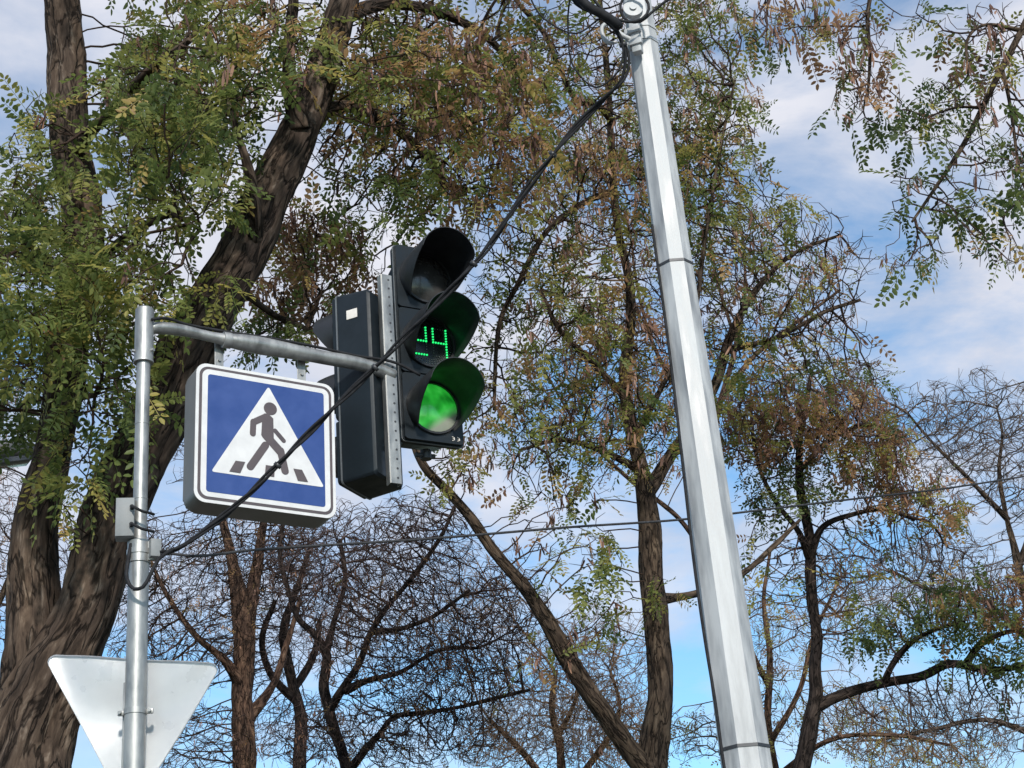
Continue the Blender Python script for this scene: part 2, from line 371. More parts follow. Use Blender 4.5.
# ------------------------------------------------------------------ left post with arm
YAW = 0.551
SIGN_C = np.array([-1.192, 7.0, 4.677])
T3 = np.array([math.cos(YAW), math.sin(YAW), 0.0]); N3 = np.array([math.sin(YAW), -math.cos(YAW), 0.0]); Z3 = np.array([0, 0, 1.0])
pole_D = 6.70
pb = P(141, 470, pole_D)
PX, PY = pb[0], pb[1]
def zat(y):            # height at which the post axis meets image row y
    lo, hi = -2.0, 9.0
    for _ in range(50):
        mid = (lo + hi) / 2
        c = RM.T @ (np.array([PX, PY, mid]) - CAM)
        if 384 - F * c[1] / -c[2] > y: lo = mid
        else: hi = mid
    return lo
def pp(z): return (PX, PY, z)
post = thing('sign_post', 'slim galvanised steel post with a side arm carrying crossing sign and signal heads', 'post', (PX, PY, 0))
zt, zs, zj = zat(309), zat(362), zat(548)
R_up, R_lo, R_sl = pxr((PX, PY, zs), 13.5), pxr((PX, PY, zj), 20.5), pxr((PX, PY, zt), 18.5)
bm = bmesh.new(); bm_cyl(bm, pp(0.0), pp(zj), R_lo, n=32); bm_cyl(bm, pp(zj), pp(zj + .05), R_lo, R_up, n=32)
link('lower_tube', bm_mesh('lower_tube', bm, auto=40), MAT['galv'], post)
bm = bmesh.new(); bm_cyl(bm, pp(zj - .1), pp(zt - .02), R_up, n=28)
for q in (425, 500): 
    z = zat(q); bm_cyl(bm, pp(z), pp(z + .006), R_up * 1.05, n=28)
link('upper_tube', bm_mesh('upper_tube', bm, auto=40), MAT['galv'], post)
bm = bmesh.new(); bm_cyl(bm, pp(zs), pp(zt - .008), R_sl, n=28); bm_cyl(bm, pp(zt - .008), pp(zt), R_sl, R_sl * .85, n=28)
bm_cyl(bm, pp(zs - .006), pp(zs + .004), R_sl * 1.06, n=28)
for a in (.4, 2.6): 
    c = np.array(pp(zs + .05)); d = np.array([math.cos(a), -math.sin(a), 0])
    bm_cyl(bm, c + d * R_sl, c + d * (R_sl + .014), .009, n=6)
link('sleeve', bm_mesh('sleeve', bm, auto=40), MAT['galv'], post)
bm = bmesh.new(); bm_cyl(bm, pp(0), pp(.02), R_lo * 2.6, n=32)
for k in range(4):
    a = k * math.pi / 2 + .6; c = np.array(pp(.02)) + np.array([math.cos(a), math.sin(a), 0]) * R_lo * 2
    bm_cyl(bm, c, c + Z3 * .03, .014, n=6)
link('base_plate', bm_mesh('base_plate', bm, auto=40), MAT['galv'], post)
z = zat(553); bm = bmesh.new(); bm_cyl(bm, pp(z - .05), pp(z + .05), R_lo * 1.12, n=32)
bm_cyl(bm, pp(z - .012), pp(z + .012), R_lo * 1.2, n=32)
bm_box(bm, Matrix.Translation(Vector(pp(z)) + Vector((R_lo * 1.25, -R_lo * .3, 0))), .014, .01, .045, .003)
link('collar', bm_mesh('collar', bm, auto=40), MAT['galv'], post)
# the arm
za = zat(327)
A0 = np.array([PX, PY, za])
def arm_pt(s, dz=0.0, dn=0.0): return A0 + T3 * s + N3 * dn + Z3 * dz
ARM_L = 1.31
ac = catmull(np.array([list(arm_pt(R_sl * .6, .0)) + [.028], list(arm_pt(.10, .012)) + [.030], list(arm_pt(.4, .006)) + [.031], list(arm_pt(.42, .006)) + [.034],
              list(arm_pt(.9, .0)) + [.035], list(arm_pt(1.2, -.012)) + [.035], list(arm_pt(ARM_L, -.04)) + [.033]]), .02)
acc = Acc(); acc.add(*tube(ac[:, :3], ac[:, 3], 20))
link('arm', acc.mesh('arm'), MAT['galv'], post)
bm = bmesh.new()
for s in (.41,): bm_cyl(bm, arm_pt(s - .02, .004), arm_pt(s + .02, .004), .040, n=20)
link('arm_collar', bm_mesh('arm_collar', bm, auto=40), MAT['galv'], post)
# perforated rail at the arm's end
RAIL_S = 1.44
def local(origin, t=T3, n=N3): 
    """matrix with x = t, y = -n (away from the viewer's side), z up"""
    return Matrix([[t[0], -n[0], 0, origin[0]], [t[1], -n[1], 0, origin[1]], [t[2], -n[2], 1, origin[2]], [0, 0, 0, 1]])
rc = P(391, 376, A0[1] + T3[1] * RAIL_S - .10)
RM4 = local(rc)
bm = bmesh.new()
H = .59
bm_box(bm, RM4, .029, .003, H, .001); bm_box(bm, RM4 @ Matrix.Translation((-.029, .022, 0)), .003, .022, H, .001)
bm_box(bm, RM4 @ Matrix.Translation((.029, .022, 0)), .003, .022, H, .001)
link('mounting_rail', bm_mesh('mounting_rail', bm), MAT['galv'], post)
for k in range(23):
    z = -H + .03 + k * (2 * H - .06) / 22
    bm = bmesh.new(); bm_cyl(bm, RM4 @ Vector((.010, -.0045, z)), RM4 @ Vector((.010, -.0028, z)), .006, n=10)
    link('rail_hole', bm_mesh('rail_hole', bm), MAT['dark_band'], post)

# ------------------------------------------------------------------ crossing lightbox sign
S = .712; DEP = .15
box_sign = thing('crossing_sign', 'square blue pedestrian crossing sign in a deep grey case hanging under the arm', 'road sign', tuple(SIGN_C - Z3 * S / 2))
# sign frame: x right along the face, y up the face, z out of the face; it sags a little to the far side
roll = -.012
ux = T3 * math.cos(roll) + Z3 * math.sin(roll); uy = -T3 * math.sin(roll) + Z3 * math.cos(roll)
SM = Matrix([[ux[i], uy[i], N3[i], SIGN_C[i]] for i in range(3)] + [[0, 0, 0, 1]])
h = S / 2
def off(z): return SM @ Matrix.Translation((0, 0, z))
bm = bmesh.new(); bm_poly_prism(bm, rrect(-h, -h, h, h, .055), off(-DEP), DEP)
bmesh.ops.bevel(bm, geom=[e for e in bm.edges if all(abs((SM.inverted() @ v.co).z + DEP) < 1e-4 for v in e.verts)], offset=.012, segments=2, affect='EDGES')
case = link('case', bm_mesh('case', bm, auto=35), MAT['case_grey'], box_sign)
def uv(u, v): return ((u - .5) * S, (.5 - v) * S)
def film(name, pts_list, z, mat, th=.0022):
    bm = bmesh.new()
    for pts in pts_list: bm_poly_prism(bm, pts, off(z), th)
    return link(name, bm_mesh(name, bm), mat, box_sign)
film('rim', [rrect(-h + .001, -h + .001, h - .001, h - .001, .054)], 0.0005, MAT['white'])
film('dark_line', [rrect(-h + .0165, -h + .0165, h - .0165, h - .0165, .046)], .0027, MAT['mark'], .0012)
film('white_border', [rrect(-h + .0305, -h + .0305, h - .0305, h - .0305, .036)], .0039, MAT['white'], .0012)
film('blue_panel', [rrect(-h + .058, -h + .054, h - .058, h - .056, .014)], .0051, MAT['blue'], .0012)
def rounded_tri(a, b, c, r=.008):
    P3 = [Vector(p) for p in (a, b, c)]; out = []
    for i in range(3):
        p, q, s = P3[i], P3[i - 1], P3[(i + 1) % 3]
        d1 = (q - p).normalized(); d2 = (s - p).normalized()
        for t in (0, .33, .67, 1):
            out.append(tuple(p + d1 * r * 2 * (1 - t) ** 2 + d2 * r * 2 * t ** 2))
    return out
film('white_triangle', [rounded_tri(uv(.511, .097), uv(.113, .782), uv(.911, .782))], .0063, MAT['white'], .0012)
def capsule(a, b, ra, rb=None, n=8):
    a = Vector(a); b = Vector(b); rb = rb or ra; d = (b - a).normalized(); ang = math.atan2(d.y, d.x); pts = []
    for i in range(n + 1):
        t = ang + math.pi / 2 + math.pi * i / n; pts.append((a.x + ra * math.cos(t), a.y + ra * math.sin(t)))
    for i in range(n + 1):
        t = ang - math.pi / 2 + math.pi * i / n; pts.append((b.x + rb * math.cos(t), b.y + rb * math.sin(t)))
    return pts
def q3(x, y):           # traced coordinates on the sign's face
    u = (x - 80) / 567; v = (y - 55 - .1675 * (x - 80)) / 540; return uv(u, v)
k3 = S / 567
hd = q3(377, 247)
fig = [[(hd[0] + 27 * k3 * math.cos(a), hd[1] + 27 * k3 * math.sin(a)) for a in np.linspace(0, 2 * math.pi, 24, endpoint=False)]]
film('walking_figure', [fig[0]], .0075, MAT['mark'], .0010)
fz = .0075
def add_fig(lst, dz):
    film('walking_figure', lst, fz + dz, MAT['mark'], .0010)
add_fig([[q3(352, 265), q3(374, 272), q3(389, 287), q3(391, 372), q3(372, 380), q3(340, 352), q3(343, 300)][::-1]], 0)
add_fig([capsule(q3(360, 278), q3(309, 300), 13 * k3)], .0003)
add_fig([capsule(q3(308, 298), q3(306, 345), 12 * k3)], .0006)
add_fig([capsule(q3(396, 335), q3(431, 376), 9 * k3)], .0003)
add_fig([capsule(q3(358, 352), q3(418, 420), 17 * k3)], .0009)
add_fig([capsule(q3(418, 415), q3(436, 495), 15 * k3)], .0012)
add_fig([capsule(q3(357, 392), q3(297, 474), 15 * k3)], .0003)
for bar in ([q3(238, 450), q3(276, 456), q3(257, 498), q3(214, 490)], [q3(358, 470), q3(394, 476), q3(392, 517), q3(354, 509)], [q3(470, 487), q3(505, 493), q3(529, 541), q3(488, 535)]):
    film('zebra_bar', [bar[::-1]], fz + .0018, MAT['mark'], .0010)
for s_ in (-.22, .21):
    bm = bmesh.new()
    top = SIGN_C + ux * s_ + uy * (h - .004) - N3 * .06
    tt = np.array([top[0], top[1], za + .03])
    M = local(tuple((top + tt) / 2)); L_ = (tt[2] - top[2]) / 2
    bm_box(bm, M, .022, .003, L_, .001)
    bm_box(bm, M @ Matrix.Translation((0, .02, -L_ + .003)), .022, .02, .003)
    bm_cyl(bm, M @ Vector((0, -.012, -L_ * .3)), M @ Vector((0, .01, -L_ * .3)), .009, n=6)
    link('hanger_strap', bm_mesh('hanger_strap', bm), MAT['galv'], box_sign)

# ------------------------------------------------------------------ signal heads
def visor_mesh(R, Lmax, mat_n=28):
    """open hood: axis +y out of the face, z up; obliquely cut, open below"""
    bm = bmesh.new(); rings = []
    a0, a1 = math.radians(-48), math.radians(228)
    outer, inner = [], []
    for k in range(mat_n + 1):
        a = a0 + (a1 - a0) * k / mat_n
        s = min(1.0, max(0.0, (math.sin(a) + .745) / .95))
        Lk = .025 + (Lmax - .025) * s ** .8 * (.93 + .07 * math.sin(a))
        for lst, r in ((outer, R + .004), (inner, R)):
            col = []
            for j in range(5):
                f = j / 4; rr = r * (1 + .03 * f)
                col.append(bm.verts.new((rr * math.cos(a), Lk * f, rr * math.sin(a) - .015 * f * f)))
            lst.append(col)
    for lst, fl in ((outer, 0), (inner, 1)):
        for k in range(mat_n):
            for j in range(4):
                f = (lst[k][j], lst[k + 1][j], lst[k + 1][j + 1], lst[k][j + 1])
                bm.faces.new(f if not fl else f[::-1])
    for k in range(mat_n): bm.faces.new((outer[k][4], outer[k + 1][4], inner[k + 1][4], inner[k][4]))
    for k in (0, mat_n):
        for j in range(4): bm.faces.new((outer[k][j], outer[k][j + 1], inner[k][j + 1], inner[k][j]))
    return bm
def lens_mesh(R, bulge):
    bm = bmesh.new(); n = 32; rows = []
    for i in range(1, 7):
        f = i / 6; rows.append([bm.verts.new((R * f * math.cos(2 * math.pi * k / n), bulge * (1 - f * f), R * f * math.sin(2 * math.pi * k / n))) for k in range(n)])
    c = bm.verts.new((0, bulge, 0))
    for k in range(n): bm.faces.new((c, rows[0][k], rows[0][(k + 1) % n]))
    for i in range(5):
        for k in range(n): bm.faces.new((rows[i][k], rows[i + 1][k], rows[i + 1][(k + 1) % n], rows[i][(k + 1) % n]))
    return bm
def tmesh(name, bm, M, auto=40):
    bm.transform(M); return bm_mesh(name, bm, auto=auto)
def signal_head(name, label, org, facing, W, SEC, dep, lit, sticker=False, vis=.24, slim=False):
    """org: middle of the face plane, facing: heading of the outward normal in the ground plane (rotation about z of +y)"""
    root = thing(name, label, 'traffic light', tuple(org - Z3 * SEC * 1.5), facing, 'signal heads at the end of the arm')
    B = Matrix.Translation(tuple(org)) @ Matrix.Rotation(facing, 4, 'Z')
    Hh = SEC * 1.5
    bm = bmesh.new()
    ys = [(-dep, .90, .96), (-dep * .93, .975, .985), (-.02, 1, 1), (0, 1, 1)]
    if slim: ys = [(-dep, .55, .86), (-dep * .9, .66, .91), (-.05, .74, .955), (-.042, 1, 1), (0, 1, 1)]
    prof = rrect(-W / 2, -Hh, W / 2, Hh, .02, 3)
    prev = None
    for (y, sx, sz) in ys:
        ring = [bm.verts.new((p[0] * sx, y, p[1] * sz)) for p in prof]
        if prev:
            for i in range(len(prof)): bm.faces.new((prev[i], prev[(i + 1) % len(prof)], ring[(i + 1) % len(prof)], ring[i]))
        else: bm.faces.new(ring)
        prev = ring
    bm.faces.new(prev[::-1])
    link('housing', tmesh('housing', bm, B, 30), MAT['head'], root)
    bm = bmesh.new()
    for y, d in ((-.010, .004),):
        pr = rrect(-W / 2 - d, -Hh - d, W / 2 + d, Hh + d, .022, 3)
        a = [bm.verts.new((p[0], y - .004, p[1])) for p in pr]; b_ = [bm.verts.new((p[0], y + .004, p[1])) for p in pr]
        bm.faces.new(a); bm.faces.new(b_[::-1])
        for i in range(len(pr)): bm.faces.new((a[i], a[(i + 1) % len(pr)], b_[(i + 1) % len(pr)], b_[i]))
    link('gasket', tmesh('gasket', bm, B, 30), MAT['head_edge'], root)
    Rl = SEC * .36
    for k in range(3):
        zc = SEC * (1 - k)
        C = B @ Matrix.Translation((0, 0, zc))
        bm = bmesh.new()
        pr = rrect(-W / 2 + .006, -SEC / 2 + .004, W / 2 - .006, SEC / 2 - .004, .02, 3)
        bm_poly_prism(bm, pr, Matrix.Translation((0, 0.001, 0)) @ Matrix.Rotation(math.radians(90), 4, 'X') @ Matrix.Scale(-1, 4, (0, 0, 1)), .018)
        door = link('signal_door', tmesh('signal_door', bm, C, 30), MAT['head'], root)
        bm = bmesh.new()
        n = 32
        o1 = [bm.verts.new((Rl * 1.10 * math.cos(2 * math.pi * i / n), .019, Rl * 1.10 * math.sin(2 * math.pi * i / n))) for i in range(n)]
        o2 = [bm.verts.new((Rl * 1.08 * math.cos(2 * math.pi * i / n), .034, Rl * 1.08 * math.sin(2 * math.pi * i / n))) for i in range(n)]
        o3 = [bm.verts.new((Rl * 1.0 * math.cos(2 * math.pi * i / n), .034, Rl * 1.0 * math.sin(2 * math.pi * i / n))) for i in range(n)]
        o4 = [bm.verts.new((Rl * 1.0 * math.cos(2 * math.pi * i / n), .0195, Rl * 1.0 * math.sin(2 * math.pi * i / n))) for i in range(n)]
        for A_, B_ in ((o1, o2), (o2, o3), (o3, o4)):
            for i in range(n): bm.faces.new((A_[i], A_[(i + 1) % n], B_[(i + 1) % n], B_[i]))
        link('lens_ring', tmesh('lens_ring', bm, C, 30), MAT['visor'], root)
        mat = MAT['offlens']
        nm = 'unlit_lens'
        if lit and k == 1: mat = MAT['display']; nm = 'countdown_display'
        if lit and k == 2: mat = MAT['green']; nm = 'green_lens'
        bulge = .035 if nm != 'countdown_display' else .004
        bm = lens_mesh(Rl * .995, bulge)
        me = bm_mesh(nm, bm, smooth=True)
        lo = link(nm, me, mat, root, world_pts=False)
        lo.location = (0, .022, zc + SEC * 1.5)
        if nm == 'countdown_display':
            bu = bmesh.new()
            # two seven-segment figures made of small diodes (x is mirrored: the face is seen from +y)
            dw, dh, gap = .078, .165, .030
            def seg_pts(cx, s):
                x0, x1 = cx - dw / 2, cx + dw / 2; y0, ym, y1 = -dh / 2, .0, dh / 2
                return {'a': ((x0, y1), (x1, y1)), 'b': ((x1, ym), (x1, y1)), 'c': ((x1, y0), (x1, ym)), 'd': ((x0, y0), (x1, y0)),
                        'e': ((x0, y0), (x0, ym)), 'f': ((x0, ym), (x0, y1)), 'g': ((x0, ym), (x1, ym))}[s]
            for cx, on, alls in ((-.060, 'bgd', 'abcdefg'), (.060, 'fgbc', 'abcdefg')):
                for s in alls:
                    (xa, ya), (xb, yb) = seg_pts(cx, s); nd = 6; bm = bmesh.new()
                    for q in range(nd):
                        f = q / (nd - 1); x = xa + (xb - xa) * f; y = ya + (yb - ya) * f
                        bmesh.ops.create_icosphere(bm, subdivisions=1, radius=.0062 if s in on else .0035, matrix=Matrix.Translation((-x, .0285, y)))
                    link('lit_segment' if s in on else 'unlit_segment', tmesh('segment', bm, C, None), MAT['led' if s in on else 'unlit_led'], root)
            for q in range(60):
                a = math.radians(200 + 140 * (q % 20) / 19); r_ = Rl * (.93 - .09 * (q // 20))
                bmesh.ops.create_icosphere(bu, subdivisions=1, radius=.003, matrix=Matrix.Translation((r_ * math.cos(a), .0265, r_ * math.sin(a))))
            link('unlit_diodes', tmesh('unlit_diodes', bu, C, None), MAT['unlit_led'], root)
        bm = visor_mesh(Rl * 1.07, vis)
        link('visor', tmesh('visor', bm, C @ Matrix.Translation((0, .020, 0)), 40), MAT['visor'], root)
    if sticker:
        bm = bmesh.new(); bm_box(bm, B @ Matrix.Translation((-W / 2 - .0012, -dep * .50, Hh * .745)), .0008, .032, .026)
        link('sticker', bm_mesh('sticker', bm), MAT['sticker'], root)
    return root, B
# head facing the viewer's right
yawR = .51
nR = np.array([math.sin(yawR), -math.cos(yawR), 0]); tR = np.array([math.cos(yawR), math.sin(yawR), 0])
D_R = A0[1] + T3[1] * RAIL_S + .30
orgR = P(427.5, 344, D_R)
SEC_ = 196 / 3 * odepth(orgR) / F / .905; W_ = 58 * odepth(orgR) / F / math.cos(yawR - .05)
front, BR = signal_head('traffic_light', 'black three lens signal head showing a green light and a green countdown', orgR, math.pi + yawR, W_, SEC_, .24, True, vis=.335, slim=True)
# tiny maker's marks on the lowest door
bm = bmesh.new()
for dx, sg in ((0, 1), (.03, -1)):
    for a, b_ in (((0, 0), (.014, .006)), ((.014, .006), (.014, .018)), ((.014, .018), (0, .024)), ((.004, .012), (.014, .012))):
        M0 = BR @ Matrix.Translation((-W_ / 2 + .075 - dx, .0215, -SEC_ * 1.5 + .02))
        pa = M0 @ Vector((-a[0], 0, a[1])); pb_ = M0 @ Vector((-b_[0], 0, b_[1])); bm_cyl(bm, pa, pb_, .0022, n=6)
link('white_mark', bm_mesh('white_mark', bm), MAT['sticker'], front)
# head beside it that looks the other way
fL = math.radians(66)
nL = np.array([-math.sin(fL), math.cos(fL), 0]); tL = np.array([math.cos(fL), math.sin(fL), 0])
orgL_edge = P(337.3, 387.5, A0[1] + T3[1] * 1.12 + .10)          # near edge of its face
orgL = orgL_edge + tL * .1425
back, BL_ = signal_head('traffic_light', 'black signal head turned away, its side panel with a small white sticker', orgL, fL, .285, 185 / 3 * odepth(orgL) / F / .905, .205, False, sticker=True, vis=.125)
for zz in (-.36, .36):
    bm = bmesh.new()
    a = np.array(rc) + Z3 * zz - N3 * .02
    bb = np.array(orgL) - nL * .19 + Z3 * zz; cc = np.array(orgR) - nR * .2 - tR * .1 + Z3 * zz
    bm_cyl(bm, a, bb, .013, n=10); bm_cyl(bm, a, cc, .013, n=10)
    link('head_bracket', bm_mesh('head_bracket', bm, auto=40), MAT['dark_band'], post)
bm = bmesh.new(); a = np.array(orgR) - nR * .1 - Z3 * SEC_ * 1.5
bm_cyl(bm, a, a - Z3 * .05, .03, n=14); bm_cyl(bm, a - Z3 * .03 + tR * .05, a - Z3 * .03 - tR * .06, .014, n=10)
link('cable_gland', bm_mesh('cable_gland', bm, auto=40), MAT['dark_band'], front)

# ------------------------------------------------------------------ junction boxes, yield sign on the post
def small_box(name, label, cx, cy, D, sx, sy, sz, yaw, wires):
    c = P(cx, cy, D)
    root = thing(name, label, 'junction box', tuple(c - Z3 * sz), 0, 'junction boxes on the slim post')
    M = Matrix.Translation(tuple(c)) @ Matrix.Rotation(yaw, 4, 'Z')
    bm = bmesh.new(); bm_box(bm, M, sx, sy, sz, .004); link('housing', bm_mesh('housing', bm, auto=30), MAT['box_grey'], root)
    bm = bmesh.new(); bm_box(bm, M @ Matrix.Translation((0, -sy - .004, 0)), sx * .99, .004, sz * .985, .003); link('lid', bm_mesh('lid', bm, auto=30), MAT['box_grey'], root)
    for zz in (.45, -.45) if wires else ():
        bm = bmesh.new(); a = M @ Vector((sx * .75, -sy - .006, sz * zz)); bm_cyl(bm, a, a + M.to_3x3() @ Vector((.0, -.02, 0)), .010, n=12)
        Vn = [a + M.to_3x3() @ Vector((0, -.015, 0)), a + Vector((.02, -.035, -.012)), a + Vector((.05, -.03, -.03)), a + Vector((.075, .0, -.03)), a + Vector((.085, .05, -.02))]
        acc_ = catmull(np.array([list(v) + [0.006] for v in Vn]), .008)
        tb = Acc(); tb.add(*tube(acc_[:, :3], .0065, 8)); me = tb.mesh('lead'); link('lead', me, MAT['cable'], root)
        link('gland', bm_mesh('gland', bm, auto=30), MAT['cable'], root)
    return root
small_box('junction_box', 'grey junction box with two black leads strapped to the slim post', 125.5, 520, pole_D - .03, .041, .035, .092, .18, True)
small_box('junction_box', 'small grey box clipped to the post collar where the cable ends', 154, 550, pole_D - .01, .024, .03, .042, .5, False)

yc = np.array([PX, PY, zat(712)])
yield_sign = thing('yield_sign', 'bare metal back of a triangular road sign clamped low on the slim post', 'road sign', tuple(yc))
# plate lies just beyond the post; outline traced at its own distance, rounded corners
yD = pole_D + R_lo + .035
def plate_pt(x, y): return P(x, y, yD)
c1, c2, c3 = plate_pt(44, 655), plate_pt(222, 664), plate_pt(131.5, 818)
cen = (c1 + c2 + c3) / 3
ex = (c2 - c1) / np.linalg.norm(c2 - c1); en = np.cross(ex, c3 - c1); en /= np.linalg.norm(en); ey = np.cross(en, ex)
YM = Matrix([[ex[i], ey[i], en[i], cen[i]] for i in range(3)] + [[0, 0, 0, 1]])
loc2 = lambda p: (float((p - cen).dot(ex)), float((p - cen).dot(ey)))
def fillet(pts, r, n=5):
    out = []
    for i in range(len(pts)):
        p, a, b = Vector(pts[i]), Vector(pts[i - 1]), Vector(pts[(i + 1) % len(pts)])
        d1 = (a - p).normalized(); d2 = (b - p).normalized(); ang = d1.angle(d2); t = r / math.tan(ang / 2)
        bis = (d1 + d2).normalized(); c = p + bis * (r / math.sin(ang / 2))
        s, e = p + d1 * t - c, p + d2 * t - c
        a0 = math.atan2(s.y, s.x); da = math.atan2(e.y, e.x) - a0
        while da > math.pi: da -= 2 * math.pi
        while da < -math.pi: da += 2 * math.pi
        for k in range(n + 1):
            out.append((c.x + r * math.cos(a0 + da * k / n), c.y + r * math.sin(a0 + da * k / n)))
    return out
tri = fillet([loc2(c1), loc2(c2), loc2(c3)], .032)
# subdivided plate, gently buckled, with a turned-over edge
def tri_plate():
    bm = bmesh.new(); rows = []
    c0 = np.mean(np.array(tri), axis=0)
    nR_ = 14
    dens = []
    for i in range(len(tri)):
        a = np.array(tri[i]); b = np.array(tri[(i + 1) % len(tri)]); m = max(1, int(np.linalg.norm(b - a) / .03))
        for k in range(m): dens.append(a + (b - a) * k / m)
    dens = np.array(dens)
    def zz(p):
        x, y = p
        return .012 * math.sin(7 * x + 1.0) * math.cos(8 * y + .6) + .007 * math.sin(15 * y + 5 * x * x * 8) + .022 * math.exp(-((x + .02) ** 2 + (y - .0) ** 2 * .6) / .012)
    for k in range(1, nR_ + 1):
        f = k / nR_; rows.append([bm.verts.new((*(c0 + (d - c0) * f), zz(c0 + (d - c0) * f))) for d in dens])
    lip = [bm.verts.new((*(c0 + (d - c0) * 1.004), zz(d) - .016 * SGN)) for d in dens]
    rows.append(lip)
    c = bm.verts.new((*c0, zz(c0))); n = len(dens)
    for k in range(n): bm.faces.new((c, rows[0][k], rows[0][(k + 1) % n]))
    for i in range(len(rows) - 1):
        for k in range(n): bm.faces.new((rows[i][k], rows[i + 1][k], rows[i + 1][(k + 1) % n], rows[i][(k + 1) % n]))
    bmesh.ops.solidify(bm, geom=list(bm.faces), thickness=.0015)
    bm.transform(YM); return bm
SGN = 1.0 if en[1] > 0 else -1.0      # lip turns away from the viewer side... keeps the rim visible as a thin edge
link('plate', bm_mesh('plate', tri_plate(), auto=50), MAT['sheet'], yield_sign)
bm = bmesh.new(); z = zat(712)
bm_cyl(bm, pp(z - .012), pp(z + .012), R_lo * 1.08, n=28)
for sx in (-1, 1):
    bm_box(bm, Matrix.Translation(Vector(pp(z)) + Vector((sx * (R_lo + .014), .005, 0))), .016, .006, .011, .002)
    bm_cyl(bm, Vector(pp(z)) + Vector((sx * (R_lo + .018), -.016, 0)), Vector(pp(z)) + Vector((sx * (R_lo + .018), .03, 0)), .007, n=6)
link('clamp', bm_mesh('clamp', bm, auto=40), MAT['galv'], yield_sign)
bm = bmesh.new(); bm_box(bm, Matrix.Translation((PX - R_lo * 1.0, PY + R_lo * .8, zat(740))), .016, .010, .26, .003)
link('stiffener', bm_mesh('stiffener', bm, auto=40), MAT['galv'], yield_sign)

# ------------------------------------------------------------------ right octagonal mast
qD = 6.0
q0, q1 = P(745, 755, qD), P(641, 30, qD + .0)
axis = (q1 - q0) / (q1[2] - q0[2])
def mast_c(z): return q0 + axis * (z - q0[2])
def mast_r(z):
    z0, z1 = q0[2], q1[2]; r0, r1 = pxr(q0, 48.5), pxr(q1, 27.5)
    return r0 + (r1 - r0) * (z - z0) / (z1 - z0)
mast = thing('lamp_mast', 'tall tapered octagonal galvanised mast with dark bands and cable clamp', 'mast', tuple(mast_c(0)))
def zmast(y):
    lo, hi = -2., 12.
    for _ in range(50):
        mid = (lo + hi) / 2; c = RM.T @ (mast_c(mid) - CAM)
        if 384 - F * c[1] / -c[2] > y: lo = mid
        else: hi = mid
    return lo
ROT8 = math.radians(22.5 + 2)
def mast_ring(bm, z, k=1.0, n=8):
    c = mast_c(z); r = mast_r(z) * k / math.cos(math.pi / 8) * .985
    return [bm.verts.new((c[0] + r * math.cos(ROT8 + 2 * math.pi * i / n), c[1] + r * math.sin(ROT8 + 2 * math.pi * i / n), z)) for i in range(n)]
def mast_shell(bm, zs, k):
    rs = [mast_ring(bm, z, k) for z in zs]
    for a, b in zip(rs[:-1], rs[1:]):
        for i in range(8): bm.faces.new((a[i], a[(i + 1) % 8], b[(i + 1) % 8], b[i]))
    bm.faces.new(rs[0][::-1]); bm.faces.new(rs[-1])
bm = bmesh.new(); mast_shell(bm, list(np.linspace(0, 7.6, 12)), 1.0)
es = [e for e in bm.edges if abs((e.verts[0].co - e.verts[1].co).normalized().z) > .9]
bmesh.ops.bevel(bm, geom=es, offset=.006, segments=2, affect='EDGES')
link('shaft', bm_mesh('shaft', bm, auto=12), MAT['galv_shaft'], mast)
for row in (750, 268):
    bm = bmesh.new(); z = zmast(row); mast_shell(bm, [z - .006, z + .006], 1.035); link('band', bm_mesh('band', bm), MAT['dark_band'], mast)
bm = bmesh.new(); c = mast_c(0); bm_box(bm, Matrix.Translation((c[0], c[1], .012)), .2, .2, .012, .004)
for sx in (-1, 1):
    for sy in (-1, 1): bm_cyl(bm, (c[0] + sx * .16, c[1] + sy * .16, .024), (c[0] + sx * .16, c[1] + sy * .16, .06), .016, n=6)
link('base_flange', bm_mesh('base_flange', bm, auto=40), MAT['galv'], mast)
# clamp with anchor hook on the mast
z1_, z2_ = zmast(46), zmast(33)
hk = thing('anchor_clamp', 'white cast hook and bracket strapped to the mast, holding the black cable', 'cable clamp', tuple(mast_c(z1_)))
for z in (z1_, z2_):
    bm = bmesh.new(); mast_shell(bm, [z - .006, z + .006], 1.06); link('strap', bm_mesh('strap', bm), MAT['hook'], hk)
mD = qD - .10
bk = P(636, 38, mD)
bm = bmesh.new(); KM = Matrix.Translation(tuple(bk)) @ Matrix.Rotation(-.35, 4, 'Z')
bm_box(bm, KM, .022, .02, .085, .006); bm_box(bm, KM @ Matrix.Translation((0, -.018, .03)), .03, .012, .016, .004); bm_box(bm, KM @ Matrix.Translation((0, -.018, -.035)), .03, .012, .016, .004)
bm_box(bm, KM @ Matrix.Translation((-.03, 0, .0)), .02, .008, .06, .004)
link('bracket', bm_mesh('bracket', bm, auto=40), MAT['hook'], hk)
hp = [P(x, y, mD) for x, y in ((632, 40), (620, 34), (609, 23), (603, 26), (603, 36), (609, 43), (617, 42))]
hc = catmull(np.array([list(p) + [r] for p, r in zip(hp, (.012, .013, .012, .010, .010, .010, .007))]), .008)
acc = Acc(); acc.add(*tube(hc[:, :3], hc[:, 3], 10)); link('hook', acc.mesh('hook'), MAT['hook'], hk)
rg = P(633, 9, mD - .02); bm = bmesh.new()
bm_cyl(bm, rg + np.array([0, .02, 0]), rg + np.array([0, -.012, 0]), .045, n=24); bm_cyl(bm, rg + np.array([0, -.012, 0]), rg + np.array([0, -.02, 0]), .016, n=12)
link('reel', bm_mesh('reel', bm, auto=40), MAT['hook'], hk)

